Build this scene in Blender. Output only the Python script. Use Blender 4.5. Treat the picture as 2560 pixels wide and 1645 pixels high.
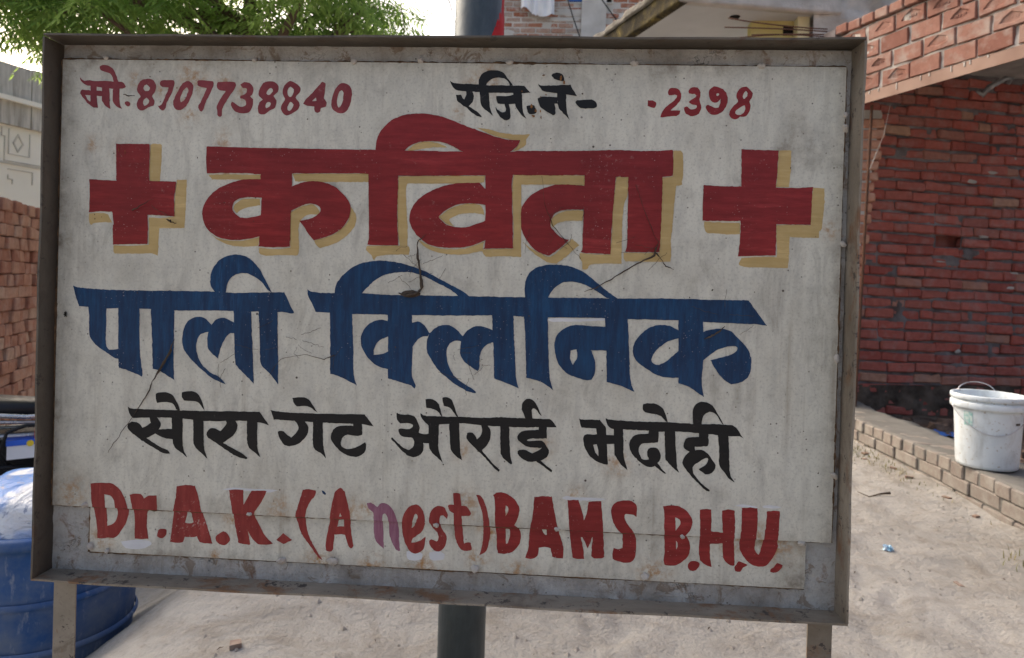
import bpy, bmesh, math, random
import numpy as np
from mathutils import Vector, Matrix, Euler
from mathutils.geometry import tessellate_polygon

for _o in list(bpy.data.objects):
    bpy.data.objects.remove(_o)
SC = bpy.context.scene
COL = SC.collection
R = math.radians

# ------------------------------------------------------------------ camera
cam_data = bpy.data.cameras.new('camera')
cam = bpy.data.objects.new('camera', cam_data)
COL.objects.link(cam)
SC.camera = cam
cam.matrix_world = Matrix(((0.99798, -0.02883, 0.05657, 0.0),
                           (0.05677, 0.00547, -0.99837, 0.0),
                           (0.02847, 0.99957, 0.00710, 1.05),
                           (0, 0, 0, 1)))
cam_data.sensor_fit = 'HORIZONTAL'
cam_data.sensor_width = 36.0
cam_data.lens = 23.93
cam_data.shift_y = -0.0400
cam_data.clip_start = 0.05
cam_data.clip_end = 4000.0
cam_data.dof.use_dof = True
cam_data.dof.focus_distance = 1.0
cam_data.dof.aperture_fstop = 9.0

# ------------------------------------------------------------------ sky, sun, exposure
SUN_ELEV, SUN_AZ = 40.0, -50.0          # azimuth measured from +Y (away from camera) towards +X
W = bpy.data.worlds.new('World')
SC.world = W
W.use_nodes = True
wn = W.node_tree.nodes
wl = W.node_tree.links
wn.clear()
wo = wn.new('ShaderNodeOutputWorld')
bg = wn.new('ShaderNodeBackground')
sky = wn.new('ShaderNodeTexSky')
sky.sky_type = 'NISHITA'
sky.sun_disc = False
sky.sun_elevation = R(SUN_ELEV)
sky.sun_rotation = R(SUN_AZ)
sky.air_density = 1.0
sky.dust_density = 8.5
sky.ozone_density = 0.0
bg.inputs['Strength'].default_value = 0.12
wl.new(sky.outputs['Color'], bg.inputs['Color'])
wl.new(bg.outputs['Background'], wo.inputs['Surface'])

sun_d = bpy.data.lights.new('sun', 'SUN')
sun_d.energy = 0.5
sun_d.angle = R(40)
sun_d.color = (1.0, 0.96, 0.90)
sun = bpy.data.objects.new('sun', sun_d)
COL.objects.link(sun)
_dir = Vector((math.sin(R(SUN_AZ)) * math.cos(R(SUN_ELEV)), math.cos(R(SUN_AZ)) * math.cos(R(SUN_ELEV)), math.sin(R(SUN_ELEV))))
sun.rotation_euler = _dir.to_track_quat('Z', 'Y').to_euler()
sun.location = _dir * 30

SC.view_settings.view_transform = 'Standard'
SC.view_settings.look = 'None'
SC.view_settings.gamma = 1.0
SC.view_settings.use_curve_mapping = False
SC.view_settings.exposure = 1.40
SC.render.engine = 'CYCLES'
SC.cycles.max_bounces = 6
SC.cycles.transparent_max_bounces = 6

# ------------------------------------------------------------------ helpers
def tag(o, label=None, cat=None, group=None, kind=None):
    if label: o['label'] = label
    if cat: o['category'] = cat
    if group: o['group'] = group
    if kind: o['kind'] = kind
    return o

def thing(name, label, cat, loc=(0, 0, 0), rotz=0.0, group=None):
    o = bpy.data.objects.new(name, None)
    o.empty_display_size = 0.1
    COL.objects.link(o)
    o.location = loc
    o.rotation_euler = (0, 0, rotz)
    return tag(o, label, cat, group)

def mesh(name, verts, faces, mat=None, smooth=False):
    me = bpy.data.meshes.new(name)
    me.from_pydata([tuple(v) for v in verts], [], faces)
    if mat: me.materials.append(mat)
    if smooth:
        me.polygons.foreach_set('use_smooth', [True] * len(me.polygons))
    me.update()
    return me

def link(name, me, parent=None, loc=None, rot=None, label=None):
    o = bpy.data.objects.new(name, me)
    COL.objects.link(o)
    if parent: o.parent = parent
    if loc is not None: o.location = loc
    if rot is not None: o.rotation_euler = rot
    if label: o['label'] = label
    return o

def obj(name, vf, mat, parent=None, smooth=False, label=None):
    """a mesh whose vertices are given in the parent's space"""
    return link(name, mesh(name, vf[0], vf[1], mat, smooth), parent, label=label)

class MB:
    def __init__(s): s.v = []; s.f = []
    def add(s, v, f):
        b = len(s.v); s.v += [tuple(p) for p in v]; s.f += [tuple(i + b for i in q) for q in f]; return s
    def box(s, x0, x1, y0, y1, z0, z1, bev=0.0):
        v = [(x0, y0, z0), (x1, y0, z0), (x1, y1, z0), (x0, y1, z0), (x0, y0, z1), (x1, y0, z1), (x1, y1, z1), (x0, y1, z1)]
        return s.add(v, [(0, 3, 2, 1), (4, 5, 6, 7), (0, 1, 5, 4), (1, 2, 6, 5), (2, 3, 7, 6), (3, 0, 4, 7)])
    def tube(s, pts, rad, n=8, cap=True):
        pts = [Vector(p) for p in pts]
        rads = rad if isinstance(rad, (list, tuple)) else [rad] * len(pts)
        rings = []; up = None
        for i, p in enumerate(pts):
            d = (pts[min(i + 1, len(pts) - 1)] - pts[max(i - 1, 0)])
            d = d.normalized() if d.length > 1e-9 else Vector((0, 0, 1))
            if up is None:
                up = Vector((0, 0, 1)) if abs(d.z) < 0.9 else Vector((1, 0, 0))
            a = d.cross(up)
            if a.length < 1e-6: a = d.cross(Vector((0, 1, 0.3)))
            a.normalize(); b = a.cross(d); up = b
            rings.append([p + (a * math.cos(2 * math.pi * k / n) + b * math.sin(2 * math.pi * k / n)) * rads[i] for k in range(n)])
        v = [q for r_ in rings for q in r_]; f = []
        for i in range(len(pts) - 1):
            for k in range(n):
                f.append((i * n + k, i * n + (k + 1) % n, (i + 1) * n + (k + 1) % n, (i + 1) * n + k))
        if cap:
            f.append(tuple(range(n - 1, -1, -1))); f.append(tuple((len(pts) - 1) * n + k for k in range(n)))
        return s.add(v, f)
    def lathe(s, prof, n=32, c=(0, 0, 0), close=False):
        v = []; f = []
        for (r_, z) in prof:
            for k in range(n):
                a = 2 * math.pi * k / n
                v.append((c[0] + r_ * math.cos(a), c[1] + r_ * math.sin(a), c[2] + z))
        m = len(prof)
        for i in range(m - 1):
            for k in range(n):
                f.append((i * n + k, i * n + (k + 1) % n, (i + 1) * n + (k + 1) % n, (i + 1) * n + k))
        return s.add(v, f)
    @property
    def vf(s): return (s.v, s.f)

def bevel_box_mesh(name, lx, ly, lz, bev, jit, seed, mat):
    rnd = random.Random(seed)
    bm = bmesh.new()
    bmesh.ops.create_cube(bm, size=1.0)
    for v in bm.verts:
        v.co = Vector((v.co.x * lx, v.co.y * ly, v.co.z * lz)) + Vector((rnd.uniform(-jit, jit), rnd.uniform(-jit, jit), rnd.uniform(-jit, jit)))
    bmesh.ops.bevel(bm, geom=list(bm.edges), offset=bev, segments=1, affect='EDGES', profile=0.6)
    for v in bm.verts:
        v.co += Vector((rnd.uniform(-jit, jit), rnd.uniform(-jit, jit), rnd.uniform(-jit, jit))) * 0.35
    me = bpy.data.meshes.new(name)
    bm.to_mesh(me); bm.free()
    me.materials.append(mat)
    return me

# value noise usable from numpy
_NT = {}
def vnoise(x, y, seed=0):
    if seed not in _NT: _NT[seed] = np.random.RandomState(seed).rand(257, 257)
    T = _NT[seed]
    xi = np.floor(x).astype(int); yi = np.floor(y).astype(int)
    xf = x - xi; yf = y - yi
    xf = xf * xf * (3 - 2 * xf); yf = yf * yf * (3 - 2 * yf)
    xi %= 256; yi %= 256
    a = T[xi, yi]; b = T[xi + 1, yi]; c = T[xi, yi + 1]; d = T[xi + 1, yi + 1]
    return (a * (1 - xf) + b * xf) * (1 - yf) + (c * (1 - xf) + d * xf) * yf
def fbm(x, y, seed=0, oct=4):
    x = np.asarray(x, float); y = np.asarray(y, float); t = np.zeros_like(x); a = 0.5
    for i in range(oct):
        t += a * vnoise(x * 2 ** i + 17.3 * i + 40, y * 2 ** i + 9.1 * i + 40, seed + i); a *= 0.5
    return t

# ------------------------------------------------------------------ materials
class NT:
    def __init__(s, name):
        s.m = bpy.data.materials.new(name); s.m.use_nodes = True
        s.n = s.m.node_tree.nodes; s.l = s.m.node_tree.links
        s.n.clear()
        s.out = s.n.new('ShaderNodeOutputMaterial')
        s.b = s.n.new('ShaderNodeBsdfPrincipled')
        s.l.new(s.b.outputs[0], s.out.inputs['Surface'])
        tc = s.n.new('ShaderNodeTexCoord'); s.co = tc.outputs['Object']; s.tc = tc
    def to(s, sock, v):
        if isinstance(v, bpy.types.NodeSocket): s.l.new(v, sock)
        elif isinstance(v, (tuple, list)) and len(v) == 3 and sock.type == 'RGBA': sock.default_value = (*v, 1)
        else: sock.default_value = v
    def offset_by_object(s):
        oi = s.n.new('ShaderNodeObjectInfo'); m = s.n.new('ShaderNodeVectorMath'); m.operation = 'MULTIPLY_ADD'
        c = s.n.new('ShaderNodeCombineXYZ')
        for k in range(3): s.l.new(oi.outputs['Random'], c.inputs[k])
        s.l.new(c.outputs[0], m.inputs[0]); m.inputs[1].default_value = (31.7, 57.3, 91.1); s.l.new(s.co, m.inputs[2])
        s.co = m.outputs[0]; s.rand = oi.outputs['Random']; return s
    def scale(s, v):
        m = s.n.new('ShaderNodeMapping'); m.inputs['Scale'].default_value = v; s.l.new(s.co, m.inputs['Vector']); return m.outputs[0]
    def noise(s, sc, det=4, rough=0.55, co=None, dist=0.0):
        t = s.n.new('ShaderNodeTexNoise'); t.inputs['Scale'].default_value = sc; t.inputs['Detail'].default_value = det
        t.inputs['Roughness'].default_value = rough; t.inputs['Distortion'].default_value = dist
        s.l.new(co or s.co, t.inputs['Vector']); return t.outputs['Fac']
    def voro(s, sc, feat='F1', co=None, out='Distance'):
        t = s.n.new('ShaderNodeTexVoronoi'); t.inputs['Scale'].default_value = sc; t.feature = feat
        s.l.new(co or s.co, t.inputs['Vector']); return t.outputs[out]
    def attr(s, name):
        a = s.n.new('ShaderNodeAttribute'); a.attribute_name = name; return a.outputs['Fac']
    def ramp(s, v, lo, hi, a=0.0, b=1.0, smooth=False):
        r = s.n.new('ShaderNodeMapRange'); s.to(r.inputs['Value'], v)
        r.inputs['From Min'].default_value = lo; r.inputs['From Max'].default_value = hi
        r.inputs['To Min'].default_value = a; r.inputs['To Max'].default_value = b
        r.interpolation_type = 'SMOOTHSTEP' if smooth else 'LINEAR'
        return r.outputs[0]
    def math(s, op, a, b=0.0, clamp=False):
        m = s.n.new('ShaderNodeMath'); m.operation = op; m.use_clamp = clamp; s.to(m.inputs[0], a); s.to(m.inputs[1], b); return m.outputs[0]
    def mix(s, fac, a, b, mode='MIX'):
        m = s.n.new('ShaderNodeMix'); m.data_type = 'RGBA'; m.blend_type = mode
        s.to(m.inputs[0], fac); s.to(m.inputs[6], a); s.to(m.inputs[7], b); return m.outputs[2]
    def colramp(s, v, stops):
        r = s.n.new('ShaderNodeValToRGB'); e = r.color_ramp.elements
        e[0].position, e[0].color = stops[0][0], (*stops[0][1], 1)
        e[1].position, e[1].color = stops[-1][0], (*stops[-1][1], 1)
        for p, c in stops[1:-1]:
            k = e.new(p); k.color = (*c, 1)
        s.to(r.inputs[0], v); return r.outputs[0]
    def bump(s, h, strength=0.3, dist=0.002, prev=None):
        b = s.n.new('ShaderNodeBump'); b.inputs['Strength'].default_value = strength; b.inputs['Distance'].default_value = dist
        s.to(b.inputs['Height'], h)
        if prev is not None: s.l.new(prev, b.inputs['Normal'])
        return b.outputs[0]
    def done(s, col, rough=0.7, normal=None, metal=0.0, spec=0.5, **kw):
        s.to(s.b.inputs['Base Color'], col); s.to(s.b.inputs['Roughness'], rough); s.to(s.b.inputs['Metallic'], metal)
        s.to(s.b.inputs['Specular IOR Level'], spec)
        if normal is not None: s.l.new(normal, s.b.inputs['Normal'])
        for k, v in kw.items(): s.to(s.b.inputs[k], v)
        return s.m

def simple(name, c1, c2, sc=6.0, rough=0.7, bump=0.25, bsc=60.0, bdist=0.003, spec=0.4, metal=0.0, rand=False, det=5):
    t = NT(name)
    if rand: t.offset_by_object()
    n = t.noise(sc, det)
    col = t.mix(t.ramp(n, 0.33, 0.67), c1, c2)
    nb = t.noise(bsc, 5, 0.65)
    return t.done(col, t.ramp(t.noise(sc * 3), 0.3, 0.7, max(rough - 0.1, 0.05), min(rough + 0.1, 1)), t.bump(nb, bump, bdist), metal, spec)

def brick_mat(name, stops, dust=(0.42, 0.36, 0.30), dustamt=0.35, bdist=0.004):
    t = NT(name).offset_by_object()
    base = t.colramp(t.rand, stops)
    n = t.noise(22, 6, 0.65)
    base = t.mix(t.ramp(n, 0.3, 0.75, 0.0, 0.45), base, (0.10, 0.035, 0.025))
    d = t.ramp(t.noise(9, 5, 0.6), 0.5, 0.72, 0.0, dustamt)
    base = t.mix(d, base, dust)
    h = t.noise(70, 6, 0.7)
    pits = t.ramp(t.voro(90), 0.0, 0.25)
    nm = t.bump(h, 0.6, bdist); nm = t.bump(pits, 0.25, 0.002, nm)
    return t.done(base, 0.93, nm, 0, 0.15)

M = {}
M['brick_red'] = brick_mat('red_wall_brick', [(0, (0.31, 0.085, 0.070)), (0.25, (0.44, 0.12, 0.095)), (0.5, (0.39, 0.13, 0.105)), (0.75, (0.48, 0.145, 0.115)), (0.92, (0.35, 0.13, 0.11)), (1, (0.52, 0.32, 0.22))], (0.36, 0.25, 0.23), 0.5)
M['brick_frog'] = brick_mat('stamped_brick', [(0, (0.22, 0.105, 0.082)), (0.3, (0.28, 0.145, 0.112)), (0.7, (0.31, 0.17, 0.135)), (1, (0.33, 0.225, 0.185))], (0.34, 0.295, 0.265), 0.75)
M['brick_stack'] = brick_mat('stacked_brick', [(0, (0.38, 0.17, 0.11)), (0.3, (0.47, 0.23, 0.15)), (0.55, (0.53, 0.30, 0.20)), (0.8, (0.45, 0.24, 0.17)), (1, (0.58, 0.40, 0.29))], (0.55, 0.43, 0.35), 0.4)
M['brick_house'] = brick_mat('weathered_brick', [(0, (0.33, 0.13, 0.08)), (0.4, (0.42, 0.19, 0.12)), (0.7, (0.45, 0.30, 0.23)), (1, (0.42, 0.37, 0.33))], (0.52, 0.49, 0.45), 0.85)
M['brick_pale'] = brick_mat('pale_end_brick', [(0, (0.48, 0.21, 0.13)), (1, (0.55, 0.30, 0.21))], (0.55, 0.45, 0.38), 0.4)
M['brick_dusty'] = brick_mat('dusty_brick', [(0, (0.225, 0.212, 0.19)), (0.6, (0.26, 0.245, 0.218)), (1, (0.24, 0.212, 0.185))], (0.28, 0.265, 0.24), 0.9)
M['mortar'] = simple('grey_mortar', (0.085, 0.065, 0.062), (0.24, 0.22, 0.225), 5, 0.95, 0.6, 60, 0.006, 0.1)
M['mortar_pale'] = simple('pale_cement', (0.36, 0.33, 0.30), (0.48, 0.45, 0.42), 6, 0.95, 0.6, 50, 0.006, 0.1)
M['mortar_dust'] = simple('dusty_cement', (0.13, 0.127, 0.117), (0.165, 0.16, 0.149), 7, 0.95, 0.6, 45, 0.006, 0.1)
M['soil_wall'] = simple('damp_soiled_plinth', (0.04, 0.030, 0.025), (0.13, 0.10, 0.08), 7, 0.9, 0.7, 30, 0.01, 0.2)
M['plaster'] = simple('old_plaster', (0.42, 0.40, 0.37), (0.58, 0.56, 0.53), 3, 0.9, 0.5, 40, 0.006, 0.2)
M['concrete'] = simple('rough_concrete', (0.30, 0.29, 0.27), (0.52, 0.50, 0.47), 3.2, 0.95, 0.9, 16, 0.02, 0.15)
M['rim'] = simple('weathered_concrete_rim', (0.13, 0.12, 0.105), (0.27, 0.255, 0.23), 6, 0.95, 0.9, 20, 0.02, 0.1)
M['soffit'] = simple('painted_soffit', (0.42, 0.44, 0.45), (0.48, 0.50, 0.51), 2, 0.85, 0.2, 50, 0.003, 0.2)
M['yellow_wall'] = simple('yellow_distemper', (0.46, 0.39, 0.14), (0.52, 0.46, 0.22), 4, 0.85, 0.2, 50, 0.003, 0.2)
M['pale_yellow'] = simple('pale_yellow_paint', (0.62, 0.56, 0.32), (0.68, 0.63, 0.42), 4, 0.85, 0.2, 50, 0.003, 0.2)
M['dark'] = simple('dark_void', (0.012, 0.011, 0.010), (0.02, 0.018, 0.016), 5, 0.95, 0.1, 30, 0.003, 0.05)
M['beam'] = simple('red_oxide_steel', (0.20, 0.115, 0.085), (0.26, 0.16, 0.12), 3.5, 0.62, 0.25, 90, 0.001, 0.4)
M['rebar'] = simple('rusty_bar', (0.07, 0.035, 0.025), (0.13, 0.06, 0.035), 20, 0.85, 0.5, 120, 0.002, 0.3)
M['pole'] = None
M['white_plastic'] = None
M['cloth_white'] = simple('white_cloth', (0.72, 0.74, 0.78), (0.80, 0.81, 0.84), 8, 0.9, 0.3, 30, 0.006, 0.2)
M['black_plastic'] = simple('black_plastic', (0.006, 0.007, 0.009), (0.014, 0.015, 0.018), 12, 0.45, 0.1, 80, 0.001, 0.3)
M['rubber'] = simple('tyre_rubber', (0.02, 0.02, 0.02), (0.035, 0.034, 0.032), 12, 0.85, 0.3, 80, 0.002, 0.3)
M['chrome'] = simple('dusty_steel', (0.45, 0.46, 0.48), (0.6, 0.6, 0.62), 9, 0.32, 0.1, 90, 0.001, 0.5, 0.9)
M['chrome_dull'] = simple('dull_steel', (0.16, 0.15, 0.15), (0.34, 0.33, 0.33), 30, 0.45, 0.2, 90, 0.001, 0.4, 0.6)
M['blue_plastic'] = simple('blue_plastic', (0.012, 0.075, 0.30), (0.02, 0.11, 0.40), 5, 0.42, 0.15, 40, 0.002, 0.5)
t_ = NT('dusty_blue_plastic')
_c = t_.mix(t_.ramp(t_.noise(5), 0.35, 0.65), (0.012, 0.065, 0.21), (0.02, 0.085, 0.26))
_c = t_.mix(t_.ramp(t_.noise(3.5, 6, 0.7), 0.40, 0.66, 0, 0.75), _c, (0.17, 0.20, 0.25))
_c = t_.mix(t_.ramp(t_.noise(40, 4, 0.7, t_.scale((1, 1, 0.3))), 0.58, 0.70, 0, 0.5), _c, (0.30, 0.33, 0.38))
M['blue_tub'] = t_.done(_c, 0.7, t_.bump(t_.noise(30), 0.2, 0.003), 0, 0.4)
M['blue_bright'] = simple('bright_blue_plastic', (0.02, 0.10, 0.62), (0.03, 0.14, 0.70), 5, 0.4, 0.1, 40, 0.002, 0.5)
M['red_plastic'] = simple('red_plastic', (0.55, 0.02, 0.025), (0.62, 0.03, 0.03), 5, 0.4, 0.1, 40, 0.002, 0.5)
M['yellow_sticker'] = simple('yellow_sticker', (0.75, 0.55, 0.03), (0.8, 0.6, 0.05), 5, 0.5, 0.1, 40, 0.001, 0.4)
M['bark'] = simple('tree_bark', (0.09, 0.06, 0.045), (0.17, 0.125, 0.095), 14, 0.95, 0.9, 40, 0.012, 0.15)
M['twig'] = simple('dry_twig', (0.05, 0.035, 0.025), (0.10, 0.07, 0.05), 30, 0.9, 0.3, 60, 0.002, 0.2)
M['web'] = simple('dusty_web', (0.045, 0.032, 0.025), (0.10, 0.08, 0.062), 60, 0.95, 0.3, 200, 0.001, 0.1)
M['red_flex'] = simple('torn_red_flex', (0.33, 0.008, 0.012), (0.42, 0.014, 0.018), 8, 0.6, 0.2, 40, 0.003, 0.3)
M['cardboard'] = simple('weathered_board', (0.30, 0.19, 0.11), (0.42, 0.30, 0.20), 18, 0.9, 0.5, 60, 0.003, 0.2)
M['green_plastic'] = simple('green_plastic', (0.01, 0.11, 0.06), (0.015, 0.16, 0.09), 8, 0.5, 0.1, 40, 0.002, 0.4)
M['foil'] = simple('blue_foil', (0.25, 0.55, 0.75), (0.75, 0.80, 0.85), 60, 0.25, 0.3, 90, 0.004, 0.6, 0.5)
M['rubble'] = simple('rubble_mix', (0.05, 0.035, 0.028), (0.22, 0.15, 0.115), 14, 0.95, 0.8, 40, 0.012, 0.15)

def _pole():
    t = NT('weathered_galvanised_pole')
    st = t.noise(14, 6, 0.7, t.scale((1, 1, 0.35)))
    col = t.mix(t.ramp(st, 0.35, 0.7), (0.045, 0.060, 0.070), (0.10, 0.125, 0.14))
    col = t.mix(t.ramp(t.noise(45, 4), 0.58, 0.72, 0, 0.6), col, (0.07, 0.08, 0.08))
    return t.done(col, 0.55, t.bump(t.noise(60), 0.3, 0.002), 0.35, 0.5)
M['pole'] = _pole()

def _bucket():
    t = NT('dirty_white_plastic')
    n = t.noise(7, 5, 0.6)
    col = t.mix(t.ramp(n, 0.35, 0.7), (0.58, 0.645, 0.69), (0.68, 0.74, 0.77))
    sm = t.ramp(t.noise(16, 5, 0.65, t.scale((1, 1, 0.5)), 0.6), 0.50, 0.70, 0, 0.5)
    col = t.mix(sm, col, (0.33, 0.34, 0.33))
    col = t.mix(t.ramp(t.noise(60, 2), 0.66, 0.72, 0, 0.7), col, (0.28, 0.22, 0.15))
    return t.done(col, 0.42, t.bump(t.noise(30), 0.12, 0.003), 0, 0.45)
M['white_plastic'] = _bucket()

def _leaf():
    t = NT('neem_leaf')
    n = t.noise(2.2, 3); n2 = t.noise(17, 2)
    col = t.mix(t.ramp(n, 0.4, 0.62), (0.10, 0.23, 0.055), (0.31, 0.43, 0.12))
    col = t.mix(t.ramp(n2, 0.35, 0.7, 0, 0.5), col, (0.12, 0.19, 0.025))
    t.done(col, 0.5, None, 0, 0.35)
    tr = t.n.new('ShaderNodeBsdfTranslucent'); t.l.new(t.mix(0.6, col, (0.36, 0.52, 0.12)), tr.inputs[0])
    ms = t.n.new('ShaderNodeMixShader'); ms.inputs[0].default_value = 0.6
    t.l.new(t.b.outputs[0], ms.inputs[1]); t.l.new(tr.outputs[0], ms.inputs[2]); t.l.new(ms.outputs[0], t.out.inputs['Surface'])
    return t.m
M['leaf'] = _leaf()

def _grass():
    t = NT('dry_grass')
    t.done(t.mix(t.ramp(t.noise(9), 0.35, 0.65), (0.10, 0.12, 0.035), (0.30, 0.25, 0.12)), 0.8, None, 0, 0.2); return t.m
M['grass'] = _grass()

def _dirt():
    t = NT('pale_dirt')
    n = t.noise(1.3, 6, 0.6); n2 = t.noise(9, 6, 0.65); n3 = t.noise(55, 5, 0.7)
    col = t.mix(t.ramp(n, 0.36, 0.64), (0.28, 0.268, 0.245), (0.35, 0.338, 0.315))
    col = t.mix(t.ramp(n2, 0.48, 0.70, 0, 0.5), col, (0.22, 0.195, 0.165))
    col = t.mix(t.ramp(n3, 0.56, 0.72, 0, 0.45), col, (0.15, 0.12, 0.09))
    col = t.mix(t.attr('damp'), col, (0.085, 0.06, 0.046))
    col = t.mix(t.ramp(t.noise(3.2, 7, 0.7, None, 0.8), 0.50, 0.66, 0, 0.55), col, (0.185, 0.16, 0.13))
    col = t.mix(t.ramp(t.voro(42), 0.10, 0.20, 0.55, 0), col, (0.36, 0.34, 0.31))
    nm = t.bump(n2, 0.8, 0.03); nm = t.bump(n3, 0.8, 0.010, nm)
    return t.done(col, 0.96, nm, 0, 0.1)
M['dirt'] = _dirt()

# --- enamel of the board: dirty white with brush marks, specks, rust and grime masks stored on the mesh
def _enamel(name, base1, base2, peel=False):
    t = NT(name)
    brush = t.noise(22, 6, 0.7, t.scale((2.2, 1, 0.8)))
    blotch = t.noise(4.5, 7, 0.68, None, 0.4)
    col = t.mix(t.ramp(blotch, 0.34, 0.68), base1, base2)
    col = t.mix(t.ramp(brush, 0.46, 0.76, 0, 0.50), col, (0.27, 0.262, 0.248))
    fine = t.noise(260, 3, 0.7)
    col = t.mix(t.ramp(fine, 0.52, 0.72, 0, 0.45), col, (0.19, 0.18, 0.165))
    smear = t.ramp(t.noise(13, 6, 0.7, t.scale((1.6, 1, 0.7)), 1.2), 0.52, 0.74, 0, 0.60)
    col = t.mix(smear, col, (0.24, 0.22, 0.19))
    drip = t.math('MULTIPLY', t.ramp(t.noise(26, 4, 0.6, t.scale((2.5, 1, 0.10))), 0.54, 0.70, 0, 0.5), t.ramp(t.noise(4, 3), 0.45, 0.62))
    col = t.mix(drip, col, (0.27, 0.23, 0.175))
    speck = t.ramp(t.voro(85), 0.07, 0.13, 1, 0)
    speck = t.math('MULTIPLY', speck, t.ramp(t.noise(16, 3), 0.50, 0.58))
    col = t.mix(t.math('MULTIPLY', speck, 0.85), col, (0.05, 0.04, 0.035))
    if not peel:
        sp2 = t.math('MULTIPLY', t.ramp(t.voro(28), 0.035, 0.06, 1, 0), t.ramp(t.noise(7, 2), 0.5, 0.56))
        col = t.mix(sp2, col, (0.045, 0.03, 0.025))
        gr = t.attr('grime')
        col = t.mix(t.math('MULTIPLY', gr, t.ramp(t.noise(70, 4, 0.7), 0.3, 0.65, 0.25, 1.0)), col, (0.15, 0.12, 0.085))
        ru = t.attr('rust')
        rn = t.math('MULTIPLY', ru, t.ramp(t.noise(95, 5, 0.7), 0.42, 0.62, 0, 1), True)
        col = t.mix(rn, col, (0.33, 0.17, 0.055))
        nm = t.bump(t.noise(5, 3), 0.25, 0.006); nm = t.bump(brush, 0.08, 0.001, nm)
        return t.done(col, t.ramp(blotch, 0.3, 0.7, 0.36, 0.56), nm, 0, 0.5)
    # peeling: flakes, rust, black cracks
    flake = t.noise(34, 6, 0.72, None, 0.8)
    f1 = t.ramp(flake, 0.56, 0.61)
    col = t.mix(t.math('MULTIPLY', f1, 0.75), col, (0.20, 0.145, 0.10))
    rust = t.ramp(t.noise(19, 6, 0.7, None, 0.6), 0.56, 0.68, 0, 0.9)
    col = t.mix(rust, col, (0.17, 0.085, 0.04))
    gn = t.ramp(t.noise(9, 5, 0.65), 0.46, 0.68, 0, 0.6)
    col = t.mix(gn, col, (0.13, 0.105, 0.08))
    wn_ = t.n.new('ShaderNodeTexNoise'); wn_.inputs['Scale'].default_value = 60; wn_.inputs['Detail'].default_value = 4; t.l.new(t.co, wn_.inputs['Vector'])
    wm = t.n.new('ShaderNodeVectorMath'); wm.operation = 'MULTIPLY_ADD'; t.l.new(wn_.outputs['Color'], wm.inputs[0]); wm.inputs[1].default_value = (0.02, 0.02, 0.02); t.l.new(t.co, wm.inputs[2]); wv = wm.outputs[0]
    crk = t.ramp(t.voro(120, 'DISTANCE_TO_EDGE', wv), 0.0, 0.035, 1, 0)
    crk = t.math('MULTIPLY', crk, t.ramp(t.noise(17, 4), 0.58, 0.66, 0, 0.7))
    col = t.mix(crk, col, (0.03, 0.025, 0.02))
    nm = t.bump(t.math('ADD', flake, t.math('MULTIPLY', crk, -0.6)), 0.9, 0.004)
    nm = t.bump(t.noise(120, 4), 0.35, 0.001, nm)
    return t.done(col, 0.6, nm, 0, 0.35)
M['enamel'] = _enamel('dirty_white_enamel', (0.535, 0.52, 0.448), (0.625, 0.609, 0.528))
M['peeling'] = _enamel('peeling_white_enamel', (0.36, 0.355, 0.335), (0.46, 0.45, 0.43), True)
def sxyz(t, k):
    s = t.n.new('ShaderNodeSeparateXYZ'); t.l.new(t.co, s.inputs[0]); return s.outputs[k]
def _lip(name='grimy_frame_paint', grime_shade=0.0):
    t = NT(name)
    n = t.noise(11, 6, 0.7, t.scale((0.35, 1, 0.35)))
    col = t.mix(t.ramp(n, 0.35, 0.68), (0.29, 0.255, 0.205), (0.14, 0.115, 0.085))
    col = t.mix(t.ramp(t.noise(24, 6, 0.75, None, 0.7), 0.55, 0.66, 0, 0.85), col, (0.14, 0.11, 0.085))
    col = t.mix(t.ramp(t.noise(16, 6, 0.72, t.scale((1, 1, 0.6)), 0.5), 0.55, 0.64, 0, 0.85), col, (0.17, 0.085, 0.04))
    ch = t.ramp(t.noise(55, 5, 0.75), 0.58, 0.63)
    col = t.mix(ch, col, (0.055, 0.045, 0.04))
    corner = t.ramp(t.math('ADD', sxyz(t, 1), t.math('MULTIPLY', t.noise(30, 5, 0.7), 0.020)), -0.016, 0.008, 0, 0.95)  # grime and recess shade put into the colour, deeper towards the back corner
    if grime_shade: col = t.mix(corner, col, (0.05, 0.04, 0.03))
    if grime_shade: col = t.mix(t.ramp(t.noise(8, 5, 0.65, t.scale((0.5, 1, 0.5))), 0.3, 0.7, grime_shade, grime_shade * 0.55), col, (0.055, 0.046, 0.036))
    nm = t.bump(t.noise(60, 6, 0.7), 0.5, 0.002)
    return t.done(col, 0.55, nm, 0, 0.4)
M['lip'] = _lip()
M['lip_grime_shade'] = _lip('shaded_grimy_frame_paint', 0.92)  # darker copy for left and top rails: grime plus painted shade
M['rust'] = simple('rust_bloom', (0.10, 0.045, 0.018), (0.30, 0.14, 0.05), 120, 0.9, 0.5, 300, 0.001, 0.1)
M['chips'] = simple('dusty_brick_chips', (0.20, 0.13, 0.10), (0.30, 0.24, 0.20), 30, 0.95, 0.5, 90, 0.004, 0.1)
M['gravel'] = simple('pale_stones', (0.24, 0.215, 0.185), (0.40, 0.37, 0.33), 40, 0.95, 0.5, 90, 0.004, 0.1, rand=False)
M['seam'] = simple('rusty_seam_dirt', (0.045, 0.030, 0.020), (0.17, 0.10, 0.055), 60, 0.9, 0.4, 200, 0.001, 0.15)
M['bead'] = simple('painted_bead', (0.34, 0.30, 0.25), (0.56, 0.53, 0.49), 90, 0.6, 0.5, 300, 0.001, 0.3)

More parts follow.
